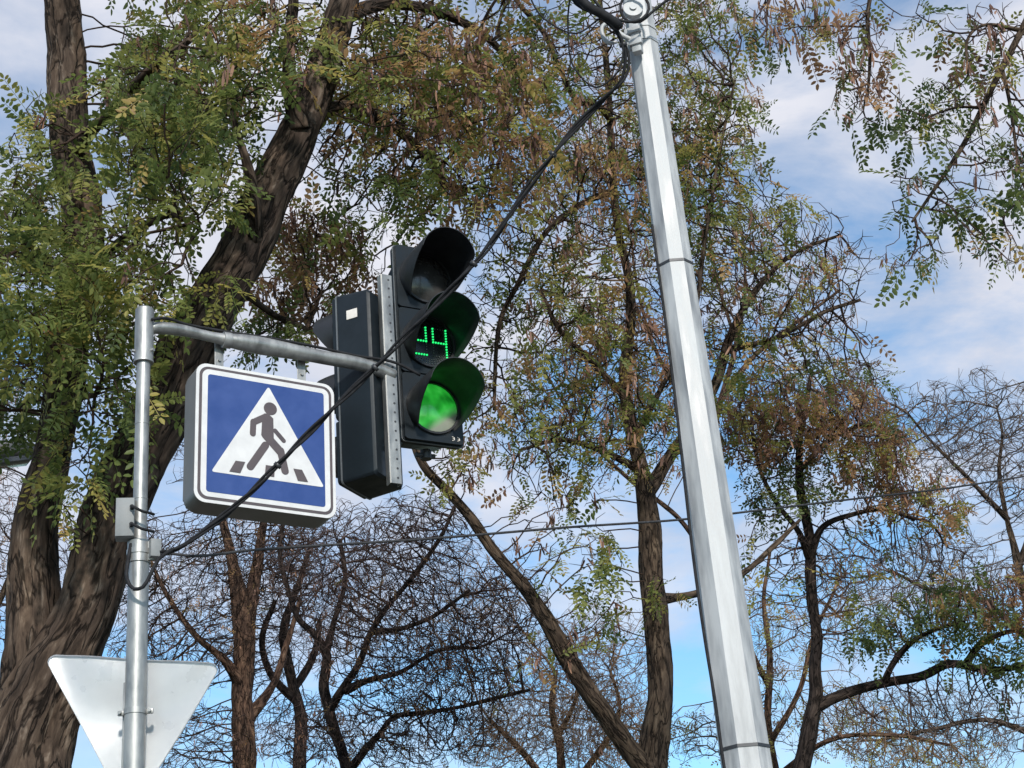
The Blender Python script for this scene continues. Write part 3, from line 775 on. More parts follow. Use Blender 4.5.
# ------------------------------------------------------------------ cables
def cable(name, label, pts, rad, mat, twist=0, group=None, ties=()):
    base = np.array([list(P(x, y, D)) + [0.] for x, y, D in pts]); c = catmull(base, .03)[:, :3]
    s = np.r_[0, np.cumsum(np.linalg.norm(np.diff(c, axis=0), axis=1))]
    T = np.gradient(c, axis=0); T /= np.linalg.norm(T, axis=1)[:, None]
    u = np.cross(T, [0.2, 1, 0.1]); u /= np.linalg.norm(u, axis=1)[:, None]; w = np.cross(T, u)
    acc = Acc()
    if twist:
        for k in range(twist):
            ph = 2 * np.pi * k / twist + s * 9 + .8 * np.sin(s * 2.1 + k); rr = rad * (1.25 + .75 * np.sin(s * 2.7 + k * 2.2))
            cc = c + (u * np.cos(ph)[:, None] + w * np.sin(ph)[:, None]) * rr[:, None]
            acc.add(*tube(cc, rad, 8))
    else:
        jit = np.stack([np.sin(s * 2.3), np.cos(s * 3.1), np.sin(s * 1.7 + 1)], 1) * rad * .6
        acc.add(*tube(c + jit, rad, 8))
    o = link(name, acc.mesh(name), mat)
    return tag(o, label, 'cable', group), c, s
main_pts = [(570, -40, 5.75), (578, 4, 5.78), (600, 14, 5.80), (618, 34, 5.84), (626, 56, 5.88), (622, 80, 5.92), (605, 98, 5.96), (565, 139, 6.03), (530, 186, 6.1),
            (483, 253, 6.2), (440, 300, 6.28), (400, 343, 6.36), (350, 392, 6.44), (300, 441, 6.5), (250, 494, 6.55), (205, 530, 6.6), (176, 549, 6.63), (160, 553, 6.62)]
mc, cpts, cs = cable('twisted_cable', 'thick twisted black cable looping from the mast down across the crossing sign', main_pts, .0064, MAT['cable'], 3)
for s0 in np.arange(.5, cs[-1], .62):
    i = int(np.searchsorted(cs, s0)); a = cpts[max(0, i - 1)]; d = cpts[min(len(cpts) - 1, i + 1)] - a; d /= np.linalg.norm(d)
    acc = Acc(); acc.add(*tube(np.array([cpts[i] - d * .008, cpts[i], cpts[i] + d * .008]), .0185, 10))
    link('cable_tie', acc.mesh('cable_tie'), MAT['dark_band'], mc)
cable('sleeve_cable', 'short thick black cable sleeve at the top of the picture above the mast hook', [(548, -60, 5.7), (572, -8, 5.72), (586, 8, 5.73), (606, 20, 5.76), (618, 30, 5.8)], .021, MAT['cable'], 0)
cable('coil_cable', 'thin black cable coiled in a ring round the reel on the mast', [(700, -12, 5.8), (668, 0, 5.82), (650, 14, 5.83), (640, 22, 5.83), (628, 22, 5.84), (620, 12, 5.85), (622, 0, 5.85), (633, -6, 5.84), (645, 0, 5.83), (648, 10, 5.82), (641, 20, 5.81), (628, 23, 5.80), (612, 18, 5.8), (596, 4, 5.8), (586, -20, 5.8)], .0065, MAT['cable'])
cable('slack_loop', 'loose thin black cable hooped beside the mast hook at the top', [(520, -30, 5.76), (545, 20, 5.78), (575, 34, 5.78), (606, 18, 5.79), (622, 44, 5.82), (616, 74, 5.86), (596, 88, 5.9), (575, 70, 5.88), (568, 30, 5.85), (574, -30, 5.8)], .0042, MAT['cable'])
cable('span_wire', 'long thin dark wire spanning behind the mast to the slim post', [(160, 552, 6.68), (185, 556, 6.70), (250, 551, 6.85), (400, 541, 7.3), (560, 527, 7.9), (690, 519, 8.5), (740, 513, 8.8), (880, 496, 9.8), (1024, 477, 11.2), (1240, 440, 13.5)], .0065, MAT['steelwire'])
cable('mast_lead', 'thin black lead hanging down the left side of the mast', [(652, 225, 5.96), (660, 285, 5.96), (672, 380, 5.95), (684, 480, 5.94), (694, 560, 5.94), (706, 640, 5.93), (716, 700, 5.92), (724, 760, 5.93), (735, 830, 5.95)], .0062, MAT['cable'])
cable('drip_loop', 'black cable drip loop at the post below the collar', [(172, 550, 6.6), (158, 560, 6.58), (150, 575, 6.58), (142, 588, 6.58), (133, 590, 6.60), (126, 580, 6.62), (127, 562, 6.64), (130, 545, 6.66)], .0085, MAT['cable'])
ap = [arm_pt(.02, .02, .05), arm_pt(.09, .05, .03), arm_pt(.2, .053, .0), arm_pt(.4, .05, .0), arm_pt(.62, .045, .02), arm_pt(.85, .045, .015), arm_pt(1.1, .03, .02), arm_pt(1.3, .012, .05), arm_pt(1.43, -.04, .06)]
acc = Acc(); cc = catmull(np.array([list(p) + [0.] for p in ap]), .03)[:, :3]; acc.add(*tube(cc, .0075, 8))
tag(link('arm_cable', acc.mesh('arm_cable'), MAT['cable']), 'black cable lying along the top of the side arm', 'cable')

# ------------------------------------------------------------------ street lamp head reaching in at the left edge
lp = thing('street_lamp', 'grey street lamp head reaching in at the left edge by the thick trunk', 'street lamp', tuple(P(-330, 500, 11.0) * np.array([1, 1, 0])))
a = P(-60, 463, 11.0); b = P(38, 452, 11.4)
Ml, Ll = frame_to(a, b)
bm = bmesh.new()
prev = None
for f, wx, hz in ((0, .05, .05), (.15, .085, .065), (.5, .105, .075), (.85, .095, .06), (1, .06, .03)):
    c = Vector(a) + (Vector(b) - Vector(a)) * f; d = (Vector(b) - Vector(a)).normalized(); sd = d.cross(Vector((0, 0, 1))).normalized()
    ring = [bm.verts.new(c + sd * (wx * math.cos(t)) + Vector((0, 0, hz * (1.7 if math.sin(t) > 0 else .75) * math.sin(t)))) for t in np.linspace(0, 2 * math.pi, 20, endpoint=False)]
    if prev:
        for i in range(20): bm.faces.new((prev[i], prev[(i + 1) % 20], ring[(i + 1) % 20], ring[i]))
    else: bm.faces.new(ring)
    prev = ring
bm.faces.new(prev)
link('lamp_shade', bm_mesh('lamp_shade', bm, auto=40), MAT['lamp_body'], lp)
bm = bmesh.new(); d = (Vector(b) - Vector(a)); c = Vector(a) + d * .55; 
Mg = Matrix.Translation(c - Vector((0, 0, .060))) @ d.to_track_quat('X', 'Z').to_matrix().to_4x4()
bm_box(bm, Mg, d.length * .36, .075, .022, .01); link('lamp_glass', bm_mesh('lamp_glass', bm, auto=40), MAT['lamp_glass'], lp)
base = np.array(lp.location)
ap = [base, base + Z3 * 3, base * np.array([1, 1, 0]) + Z3 * (a[2] - .35), base * np.array([1, 1, 0]) + Z3 * (a[2] - .05) + np.array([.5, .05, 0]), a + (np.array(b) - a) * .03]
cc = catmull(np.array([list(p) + [0.] for p in ap]), .1)[:, :3]
acc = Acc(); acc.add(*tube(cc, np.linspace(.075, .035, len(cc)), 16)); link('pole', acc.mesh('pole'), MAT['lamp_body'], lp)

# ------------------------------------------------------------------ trees
def limb(pts, D=None):
    """pixel trace (x, y, width_px[, D]) -> array of (x,y,z,r)"""
    out = []
    for p in pts:
        dd = p[3] if len(p) > 3 else D
        w = P(p[0], p[1], dd); out.append(list(w) + [pxr(w, p[2])])
    return np.array(out)
def to_ground(l, wpx_factor=1.12, dx=0.0):
    p = l[0].copy(); g = np.array([p[0] + dx, p[1], -.15, p[3] * wpx_factor * 1.12]); g2 = np.array([p[0] + dx, p[1], .25, p[3] * wpx_factor])
    return np.vstack([g, g2, l])
def grow(skel, attr, step, kill, jit=.28, maxit=140, droop=0.0, maxn=30000, head=.35):
    """space colonisation from skeleton points towards the attractors"""
    pos = [np.asarray(skel, float)]; S0 = len(skel)
    X = np.zeros((maxn, 3)); X[:S0] = skel; par = -np.ones(maxn, int); n = S0
    nch = np.zeros(maxn, int)
    A = np.array(attr, float)
    near = np.zeros(len(A), int); nd = np.full(len(A), 1e9)
    def upd(i0, i1):
        if len(A) == 0: return
        for c0 in range(i0, i1, 256):
            c1 = min(i1, c0 + 256)
            d = np.linalg.norm(A[:, None, :] - X[None, c0:c1, :], axis=2)
            k = d.argmin(1); dm = d[np.arange(len(A)), k]; b = dm < nd
            nd[b] = dm[b]; near[b] = k[b] + c0
    upd(0, n)
    for it in range(maxit):
        if len(A) == 0 or n > maxn - 2000: break
        dirs = A - X[near]; dirs /= nd[:, None] + 1e-9
        ids, inv = np.unique(near, return_inverse=True)
        G = np.zeros((len(ids), 3)); np.add.at(G, inv, dirs)
        ok = nch[ids] < 4
        # skeleton nodes only sprout some of the time so that limbs do not bristle all at once
        ids = ids[ok]; G = G[ok]
        if len(ids) == 0: break
        G /= np.linalg.norm(G, axis=1)[:, None] + 1e-9
        G += rng.normal(0, jit, G.shape); G[:, 2] -= droop
        # keep some of the parent's heading
        pp_ = par[ids]; has = pp_ >= 0
        hd_ = np.zeros_like(G); hd_[has] = X[ids[has]] - X[pp_[has]]; hd_ /= np.linalg.norm(hd_, axis=1)[:, None] + 1e-9
        G += hd_ * head
        G /= np.linalg.norm(G, axis=1)[:, None] + 1e-9
        m = len(ids)
        X[n:n + m] = np.round(X[ids] + G * step, 5); par[n:n + m] = ids; nch[ids] += 1
        i0 = n; n += m
        upd(i0, n)
        keep = nd > kill
        A = A[keep]; near = near[keep]; nd = nd[keep]
    return X[:n].copy(), par[:n].copy(), S0
def twig_mesh(name, X, par, S0, r0, expo, rcap, sides=5):
    n = len(X)
    rad = np.zeros(n); child_sum = np.zeros(n); desc = np.zeros(n, int)
    best = -np.ones(n, int); bestr = np.zeros(n)
    for i in range(n - 1, S0 - 1, -1):
        rad[i] = max(r0, child_sum[i] ** (1 / expo)) if child_sum[i] > 0 else r0
        p = par[i]
        child_sum[p] += rad[i] ** expo; desc[p] += desc[i] + 1
        if rad[i] > bestr[p]: bestr[p] = rad[i]; best[p] = i
    rad[S0:] = np.minimum(rad[S0:], rcap)
    ph = np.arange(sides) / sides * 2 * math.pi; ct, st = np.cos(ph), np.sin(ph)
    V = []; Fq = []; ring0 = -np.ones(n, int); Ud = np.zeros((n, 3)); cnt = 0; L = np.zeros(n); BK = []
    for i in range(S0, n):
        p = par[i]
        d = X[i] - X[p]; ln = math.sqrt(d[0] ** 2 + d[1] ** 2 + d[2] ** 2) + 1e-9; d = d / ln
        u = Ud[p] if p >= S0 else np.array([.3, .9, .1])
        u = u - d * (u @ d); nn = math.sqrt(u @ u)
        if nn < .05:
            u = np.cross(d, [.2, .1, 1.]); nn = math.sqrt(u @ u) + 1e-9
        u = u / nn; w = np.array([d[1] * u[2] - d[2] * u[1], d[2] * u[0] - d[0] * u[2], d[0] * u[1] - d[1] * u[0]])
        Ud[i] = u; L[i] = L[p] + ln
        circ = ct[:, None] * u + st[:, None] * w
        if p < S0 or best[p] != i or ring0[p] < 0:
            rs = rad[i] * 1.15 if p < S0 else min(rad[i] * 1.1, rad[p])
            V.append(X[p] + circ * rs); BK.append(np.c_[circ[:, :2] * rs + i % 97, np.full(sides, L[p])]); start = cnt; cnt += sides
        else: start = ring0[p]
        tip = rad[i] if best[i] >= 0 else rad[i] * .5
        V.append(X[i] + circ * tip); BK.append(np.c_[circ[:, :2] * tip + i % 97, np.full(sides, L[i])]); ring0[i] = cnt; cnt += sides
        a = start + np.arange(sides); b = ring0[i] + np.arange(sides)
        Fq.append(np.stack([a, np.roll(a, -1), np.roll(b, -1), b], 1))
    return from_np(name, np.vstack(V), np.vstack(Fq), 4, True, vattr=np.vstack(BK)), rad, desc
# leaf templates: x along the midrib, y sideways, z up
def leaf_template(pairs, Lf=1.0, fine=True, curl=.18, seed=0):
    r = np.random.default_rng(seed); V = []; Fq = []
    def q(a, b, c, d): Fq.append((a, b, c, d))
    zc = lambda x: -curl * x * x
    k0 = len(V); w = .006
    xs = (0, .5, 1.0)
    for x in xs: V.extend([(x, -w, zc(x)), (x, w, zc(x))])
    q(0, 2, 3, 1); q(2, 4, 5, 3)
    items = []
    for i in range(pairs):
        x = .2 + .76 * i / (pairs - 1); sz = .20 * (.82 + .3 * math.sin(math.pi * (i + .6) / pairs))
        for sgn in (-1, 1):
            if r.random() < .06: continue
            items.append((x, sgn * (62 + r.normal(0, 9)), sz * (1 + r.normal(0, .1)), r.normal(-.12, .22)))
    items.append((1.0, r.normal(0, 8), .2, -.15))
    for x, ang, ln, dip in items:
        a = math.radians(ang); d = np.array([math.cos(a), math.sin(a), dip]); s = np.array([-math.sin(a), math.cos(a), 0]) * ln * .22
        o = np.array([x, 0, zc(x)]); up = np.array([0, 0, ln * .07])
        b = o + d * ln * .08; m1 = o + d * ln * .38; m2 = o + d * ln * .75; t = o + d * ln
        k = len(V)
        if fine:
            V.extend([b, m1 + s + up, m2 + s * .85 + up, t, m2 - s * .85 + up, m1 - s + up])
            q(k, k + 1, k + 2, k + 3); q(k, k + 3, k + 4, k + 5)
        else:
            mm = o + d * ln * .5
            V.extend([b, mm + s * 1.15, t, mm - s * 1.15]); q(k, k + 1, k + 2, k + 3)
    return np.array(V), np.array(Fq)
TPL = [leaf_template(6, seed=1), leaf_template(7, seed=2, curl=.3), leaf_template(8, seed=3, curl=.1), leaf_template(5, seed=4, curl=.4)]
TPL_F = [leaf_template(5, fine=False, seed=5), leaf_template(6, fine=False, seed=6, curl=.35)]
def frames(d, roll):
    d = d / (np.linalg.norm(d, axis=1)[:, None] + 1e-9)
    up = np.tile(np.array([0, 0, 1.0]), (len(d), 1)) + rng.normal(0, .25, d.shape)
    y = np.cross(up, d); y /= np.linalg.norm(y, axis=1)[:, None] + 1e-9
    z = np.cross(d, y)
    c, s = np.cos(roll)[:, None], np.sin(roll)[:, None]
    return d, y * c + z * s, -y * s + z * c
def scatter(name, pos, d, size, tint, tpls, rollsd=.5):
    V = []; Fq = []; At = []; n0 = 0
    pick = rng.integers(0, len(tpls), len(pos))
    for k, (tv, tf) in enumerate(tpls):
        m = pick == k
        if not m.any(): continue
        a, b, c = frames(d[m], rng.normal(0, rollsd, m.sum()))
        W = pos[m][:, None, :] + size[m][:, None, None] * (tv[None, :, 0:1] * a[:, None, :] + tv[None, :, 1:2] * b[:, None, :] + tv[None, :, 2:3] * c[:, None, :])
        V.append(W.reshape(-1, 3)); nn = m.sum()
        f = tf[None] + (np.arange(nn) * len(tv))[:, None, None] + n0
        Fq.append(f.reshape(-1, 4)); n0 += nn * len(tv)
        tt = np.repeat(tint[m], len(tf)) + rng.normal(0, .035, nn * len(tf)); At.append(np.clip(tt, 0, 1))
    return from_np(name, np.vstack(V), np.vstack(Fq), 4, False, attr=np.concatenate(At))
POD = (np.array([(0, -.0, 0), (.12, -.07, .01), (.5, -.085, .03), (.9, -.06, 0), (1, 0, -.02), (.9, .06, 0), (.5, .085, .03), (.12, .07, .01)]), np.array([(0, 1, 6, 7), (1, 2, 5, 6), (2, 3, 4, 5)]))
POD = (POD[0], np.array([(0, 1, 6, 7), (1, 2, 5, 6), (2, 3, 4, 5)]))
# styles: leaves per end node, tint modes [(weight, mean, sd)], pods per node
STY = dict(
    green=dict(l=1.0, t=[(.62, .20, .08), (.28, .38, .06), (.10, .56, .07)], p=.10),
    deep=dict(l=1.1, t=[(.85, .13, .07), (.15, .34, .06)], p=.03),
    mixed=dict(l=.8, t=[(.5, .22, .09), (.25, .42, .07), (.25, .70, .1)], p=.8),
    brown=dict(l=.75, t=[(.26, .24, .09), (.24, .48, .08), (.5, .80, .10)], p=1.6),
    rust=dict(l=.9, t=[(.18, .2, .09), (.12, .5, .08), (.7, .88, .09)], p=1.8),
    sparse=dict(l=.35, t=[(.5, .24, .1), (.25, .5, .08), (.25, .8, .1)], p=.45),
    bare=dict(l=0.0, t=[(1, .9, .1)], p=0.0),
    podded=dict(l=.05, t=[(1, .85, .1)], p=.16),
    yellow=dict(l=.5, t=[(.3, .45, .08), (.4, .6, .06), (.3, .8, .08)], p=.1),
    dark=dict(l=.95, t=[(.85, .10, .08), (.15, .55, .2)], p=.16),
)
DENS = 1.0
def make_tree(name, label, limbs, blobs, bark, twig, step=.14, kill=.17, r0=.0032, expo=2.4, rcap=.03, leaf=.215, fine=True, rough=1.0, sides=28, jit=.28, droop=.0, group=None, end=3, spread=1.0, hang=.6, head=.35, dens=2.6, bdens=6.2):
    base = limbs[0][0][:3].copy(); base[2] = 0
    root = thing(name, label, 'tree', tuple(base), 0, group or {'acacia_tree': 'acacia trees along the street', 'bare_tree': 'bare trees in the background'}.get(name))
    step *= .78; kill *= .62 if r0 < .0045 else .42
    acc = Acc(); sk = []
    for k, l in enumerate(limbs):
        rr = max(.02, float(l[:, 3].max()) * .22)
        c = catmull(l, min(.12, max(.025, rr)))
        big = l[:, 3].max()
        ns = sides if big > .07 else (14 if big > .03 else 8)
        wob = np.stack([np.array([mnoise.noise(Vector((q * .06 + k * 9.1, a_, 0))) for q in range(len(c))]) for a_ in (1.1, 5.2, 9.3)], 1)
        cc = c[:, :3] + wob * c[:, 3:4] * .25
        acc.add(*tube(cc, c[:, 3], ns, rough=rough if big > .03 else 0, phase=k * 3.7))
        stp = max(1, int(step * 1.4 / max(.001, np.linalg.norm(np.diff(cc, axis=0), axis=1).mean())))
        q = cc[::stp]; sk.append(q[q[:, 2] > 2.2])
    link('trunk', acc.mesh('trunk'), MAT[bark], root)
    sk = np.vstack(sk)
    A = []; sty = []
    names = list(STY)
    for (x, y, rx, ry, D, dD, n, s) in blobs:
        n = int(n * DENS * (dens if s not in ('bare', 'podded') else bdens))
        u = rng.normal(size=(n, 3)); u /= np.linalg.norm(u, axis=1)[:, None]; u *= rng.random((n, 1)) ** (1 / 2.4)
        for a in u: A.append(P(x + rx * a[0], y + ry * a[1], D + dD * a[2]))
        sty += [names.index(s)] * n
    A = np.array(A); sty = np.array(sty)
    X, par, S0 = grow(sk, A, step, kill, jit=jit, droop=droop, head=head)
    me, rad, desc = twig_mesh('branches', X, par, S0, r0 if r0 < .0045 else r0 * .55, expo, rcap)
    link('branches', me, MAT[twig], root)
    # leaves on the outer nodes
    ids = np.arange(S0, len(X)); ids = ids[desc[ids] <= end]
    Q = X[ids]; near = np.zeros(len(Q), int)
    for c0 in range(0, len(Q), 400):
        near[c0:c0 + 400] = np.linalg.norm(Q[c0:c0 + 400, None] - A[None], axis=2).argmin(1)
    st = sty[near]; dirs = X[ids] - X[par[ids]]; dirs /= np.linalg.norm(dirs, axis=1)[:, None] + 1e-9
    def place(mult, key):
        lam = np.array([STY[names[s]][key] for s in range(len(names))])[st] * mult
        cnt = rng.poisson(lam); idx = np.repeat(np.arange(len(ids)), cnt)
        return idx
    idx = place(spread, 'l')
    if len(idx):
        f = rng.random((len(idx), 1))
        pos = X[ids[idx]] * f + X[par[ids[idx]]] * (1 - f)
        d = rng.normal(0, .75, (len(idx), 3)) + dirs[idx] * .5; d[:, 2] -= hang
        size = leaf * rng.uniform(.55, 1.3, len(idx))
        tint = np.zeros(len(idx)); ss = st[idx]
        for s in np.unique(ss):
            m = np.where(ss == s)[0]; modes = STY[names[s]]['t']; w = np.array([q[0] for q in modes]); ch = rng.choice(len(modes), len(m), p=w / w.sum())
            # leaves of one spray turn together
            tint[m] = np.array([modes[c][1] for c in ch]) + rng.normal(0, 1, len(m)) * np.array([modes[c][2] for c in ch])
        link('crown', scatter('crown', pos, d, size, np.clip(tint, 0, 1), TPL if fine else TPL_F), MAT['leaf'], root)
    idx = place(.16, 'p')
    if len(idx):
        k = 6; idx = np.repeat(idx, k)
        pos = X[ids[idx]] + np.repeat(rng.normal(0, .012, (len(idx) // k, 3)), k, 0) + rng.normal(0, .022, (len(idx), 3)) * np.array([1, 1, 1.8])
        d = np.zeros((len(idx), 3)); d[:, 2] = -1; d += rng.normal(0, .28, d.shape)
        tag(link('seed_pods', scatter('seed_pods', pos, d, rng.uniform(.055, .095, len(idx)) * (leaf / .19), np.clip(rng.normal(.45, .25, len(idx)), 0, 1), [POD], 1.5), MAT['pod'], root), kind='stuff')
    print('TREE', label[:40], 'attr', len(A), 'nodes', len(X), 'ends', len(ids))
    return root, len(X)

# --- big tree at the left
LA = [
    to_ground(limb([(14, 830, 98), (22, 768, 88), (48, 690, 76), (70, 640, 64), (86, 606, 59), (103, 550, 60), (120, 500, 59), (143, 450, 58), (169, 400, 58), (195, 345, 57), (218, 300, 54),
          (246, 250, 49), (268, 200, 45), (288, 160, 41), (304, 120, 37), (322, 70, 32), (340, 20, 28), (356, -40, 24), (380, -140, 16)], 9.5), 1.1, -.1),
    limb([(34, 770, 30, 9.6), (36, 735, 52, 9.58), (37, 690, 64, 9.55), (36, 640, 58, 9.55), (34, 580, 48, 9.6), (40, 500, 43, 9.65), (53, 450, 37, 9.7), (62, 400, 37, 9.7), (68, 345, 42, 9.7), (84, 280, 41, 9.7), (82, 210, 37, 9.7), (69, 135, 36, 9.7), (65, 60, 36, 9.7), (64, 0, 35, 9.7), (72, -90, 26, 9.7), (60, -200, 14, 9.7)]),
    limb([(252, 240, 20, 9.4), (253, 205, 13, 9.2), (249, 170, 10, 9.1), (236, 130, 7, 9.0), (220, 80, 5, 8.9)]),
    limb([(300, 130, 22, 9.4), (291, 90, 15, 9.3), (289, 40, 12, 9.2), (293, 0, 10, 9.2), (285, -60, 7, 9.2)]),
    limb([(303, 125, 22, 9.5), (325, 112, 15, 9.6), (350, 106, 12, 9.8), (385, 122, 10, 10.1), (420, 150, 8, 10.4), (450, 190, 5, 10.6)]),
    limb([(338, 20, 18, 9.5), (380, 5, 13, 9.8), (430, 10, 10, 10.2), (490, 40, 7, 10.6), (530, 90, 4, 10.9)]),
    limb([(228, 280, 14, 9.5), (250, 298, 8, 9.9), (280, 318, 6, 10.3), (310, 330, 4, 10.7)]),
    limb([(75, 150, 16, 9.6), (110, 110, 10, 9.2), (150, 70, 8, 8.9), (190, 40, 6, 8.6)]),
    limb([(80, 300, 18, 9.6), (50, 260, 9, 9.2), (20, 240, 6, 9.0)]),
    limb([(88, 270, 14, 9.6), (130, 235, 9, 9.1), (170, 215, 6, 8.8), (200, 230, 4, 8.6)]),
    limb([(50, 420, 14, 9.6), (72, 400, 8, 9.2), (95, 395, 5, 8.9)]),
]
BA = [(170, 110, 75, 95, 8.9, .9, 300, 'green'), (45, 150, 40, 60, 9.3, .4, 60, 'green'), (60, 300, 95, 100, 8.8, .7, 330, 'green'), (122, 270, 72, 75, 8.7, .5, 240, 'green'), (172, 170, 70, 70, 8.8, .6, 170, 'green'),
      (240, 40, 100, 60, 9.2, 1.0, 240, 'mixed'), (20, 220, 50, 70, 9.2, .8, 120, 'green'), (110, 400, 60, 45, 8.8, .4, 110, 'deep'), (70, 470, 34, 42, 8.9, .3, 60, 'green'), (232, 110, 42, 50, 9.2, .6, 60, 'deep'),
      (20, 400, 30, 50, 10.2, .5, 60, 'deep'), (222, 285, 20, 24, 8.7, .2, 7, 'green'), (175, 90, 80, 60, 9.8, .8, 160, 'mixed'),
      (430, 80, 110, 80, 10.2, 1.0, 380, 'brown'), (470, 150, 90, 80, 10.5, .9, 280, 'brown'), (380, 60, 80, 70, 10.0, .9, 180, 'mixed'), (400, 190, 65, 45, 10.3, .7, 70, 'deep'), (520, 60, 60, 70, 10.8, .8, 130, 'mixed'),
      (310, 270, 65, 75, 11.0, .8, 190, 'rust'), (360, 250, 45, 60, 10.9, .7, 50, 'sparse'), (350, 140, 50, 60, 10.4, .6, 90, 'sparse'), (270, 330, 40, 25, 10.5, .4, 50, 'deep'),
      (-90, 360, 80, 100, 9.4, .9, 80, 'green'), (200, -80, 220, 60, 9.6, 1.2, 200, 'mixed'), (460, -70, 130, 70, 10.4, 1.0, 160, 'brown')]
make_tree('acacia_tree', 'large forked acacia with thick furrowed trunk and dense green leaves behind the crossing sign', LA, BA, 'bark_a', 'twig_a', step=.12, kill=.14, leaf=.265, sides=44, rcap=.02, droop=.02, spread=.92)

# --- middle tree behind the signal head
LB = [
    to_ground(limb([(650, 830, 34), (652, 768, 30), (660, 690, 25), (657, 630, 25), (653, 580, 25), (650, 530, 23), (646, 490, 19), (640, 465, 15), (630, 420, 13), (624, 376, 11), (631, 320, 10), (630, 286, 9), (618, 231, 8), (612, 160, 7), (608, 80, 6), (600, 0, 5), (596, -80, 4)], 12.2), 1.15, -.05),
    limb([(650, 772, 26, 12.2), (628, 745, 20, 12.1), (604, 713, 19, 12.0), (570, 662, 18, 11.9), (548, 624, 16, 11.8), (527, 590, 14, 11.7), (493, 551, 12, 11.6), (463, 508, 10, 11.5), (445, 488, 9, 11.5), (424, 466, 8, 11.4), (412, 430, 6, 11.4), (430, 380, 4, 11.4)]),
    limb([(646, 492, 18, 12.2), (662, 468, 12, 12.3), (690, 428, 11, 12.5), (715, 385, 10, 12.7), (733, 330, 8, 12.8), (760, 285, 6, 12.9), (800, 250, 4, 13.0), (840, 235, 3, 13.0)]),
    limb([(655, 600, 14, 12.2), (676, 598, 8, 12.3), (702, 592, 7, 12.4), (740, 575, 6, 12.5), (775, 545, 5, 12.7), (800, 520, 3, 12.8)]),
    limb([(614, 190, 8, 12.2), (580, 205, 6, 12.0), (545, 234, 6, 11.8), (520, 280, 5, 11.7), (500, 322, 5, 11.6), (495, 370, 4, 11.6), (494, 410, 3, 11.6)]),
    limb([(611, 120, 8, 12.2), (596, 104, 6, 11.9), (577, 100, 6, 11.7), (560, 70, 5, 11.6), (545, 35, 5, 11.5), (516, 0, 4, 11.4), (495, -40, 3, 11.3)]),
    limb([(633, 440, 10, 12.2), (655, 400, 6, 12.0), (690, 330, 5, 11.9), (705, 240, 4, 11.8), (720, 150, 3, 11.8), (735, 80, 2.5, 11.8)]),
    limb([(628, 400, 9, 12.2), (590, 360, 6, 12.0), (560, 330, 5, 11.8), (540, 290, 4, 11.8)]),
    limb([(725, 350, 8, 12.8), (770, 340, 5, 12.9), (830, 310, 4, 13.0), (860, 300, 3, 13.1)]),
    limb([(640, 470, 9, 12.2), (600, 450, 6, 12.0), (560, 440, 5, 11.8), (520, 450, 3, 11.7)]),
]
BB = [(560, 300, 80, 90, 11.8, .8, 300, 'mixed'), (610, 180, 90, 80, 12.0, .9, 330, 'brown'), (590, 60, 100, 70, 11.8, .9, 260, 'sparse'), (690, 130, 75, 90, 12.0, .8, 330, 'mixed'), (720, 220, 80, 70, 12.3, .7, 260, 'mixed'),
      (780, 280, 80, 80, 12.9, .7, 300, 'sparse'), (740, 330, 60, 50, 12.8, .5, 130, 'mixed'), (620, 420, 90, 60, 12.0, .8, 280, 'mixed'), (530, 420, 70, 55, 11.7, .6, 150, 'mixed'), (560, 490, 60, 40, 11.8, .5, 100, 'sparse'), (620, 350, 60, 60, 12.2, .8, 190, 'brown'),
      (597, 560, 30, 40, 11.9, .3, 55, 'green'), (600, 620, 28, 30, 11.9, .3, 36, 'mixed'), (650, 590, 26, 22, 11.9, .2, 26, 'green'), (540, 550, 40, 40, 11.7, .4, 40, 'sparse'), (560, 650, 40, 25, 11.8, .3, 24, 'mixed'),
      (450, 470, 30, 30, 11.4, .3, 50, 'brown'), (500, 250, 40, 60, 11.6, .5, 80, 'sparse'), (680, 400, 50, 60, 12.2, .6, 120, 'sparse'), (690, 20, 60, 50, 11.9, .7, 140, 'mixed'), (850, 260, 40, 30, 13.1, .4, 40, 'sparse'),
      (470, 380, 30, 60, 11.6, .4, 45, 'sparse'), (830, 360, 60, 40, 13.2, .5, 110, 'sparse'), (790, 290, 90, 100, 12.9, .8, 130, 'bare'), (640, 330, 110, 140, 12.1, .9, 130, 'bare'), (500, 330, 40, 90, 11.6, .5, 40, 'bare'), (600, -90, 180, 70, 12, 1.2, 160, 'mixed')]
make_tree('acacia_tree', 'slender forked acacia with thin green and brown leaves, trunk just left of the mast', LB, BB, 'bark_b', 'twig_a', step=.13, kill=.15, leaf=.225, sides=24, rcap=.016, droop=.015, spread=.8, dens=3.2)

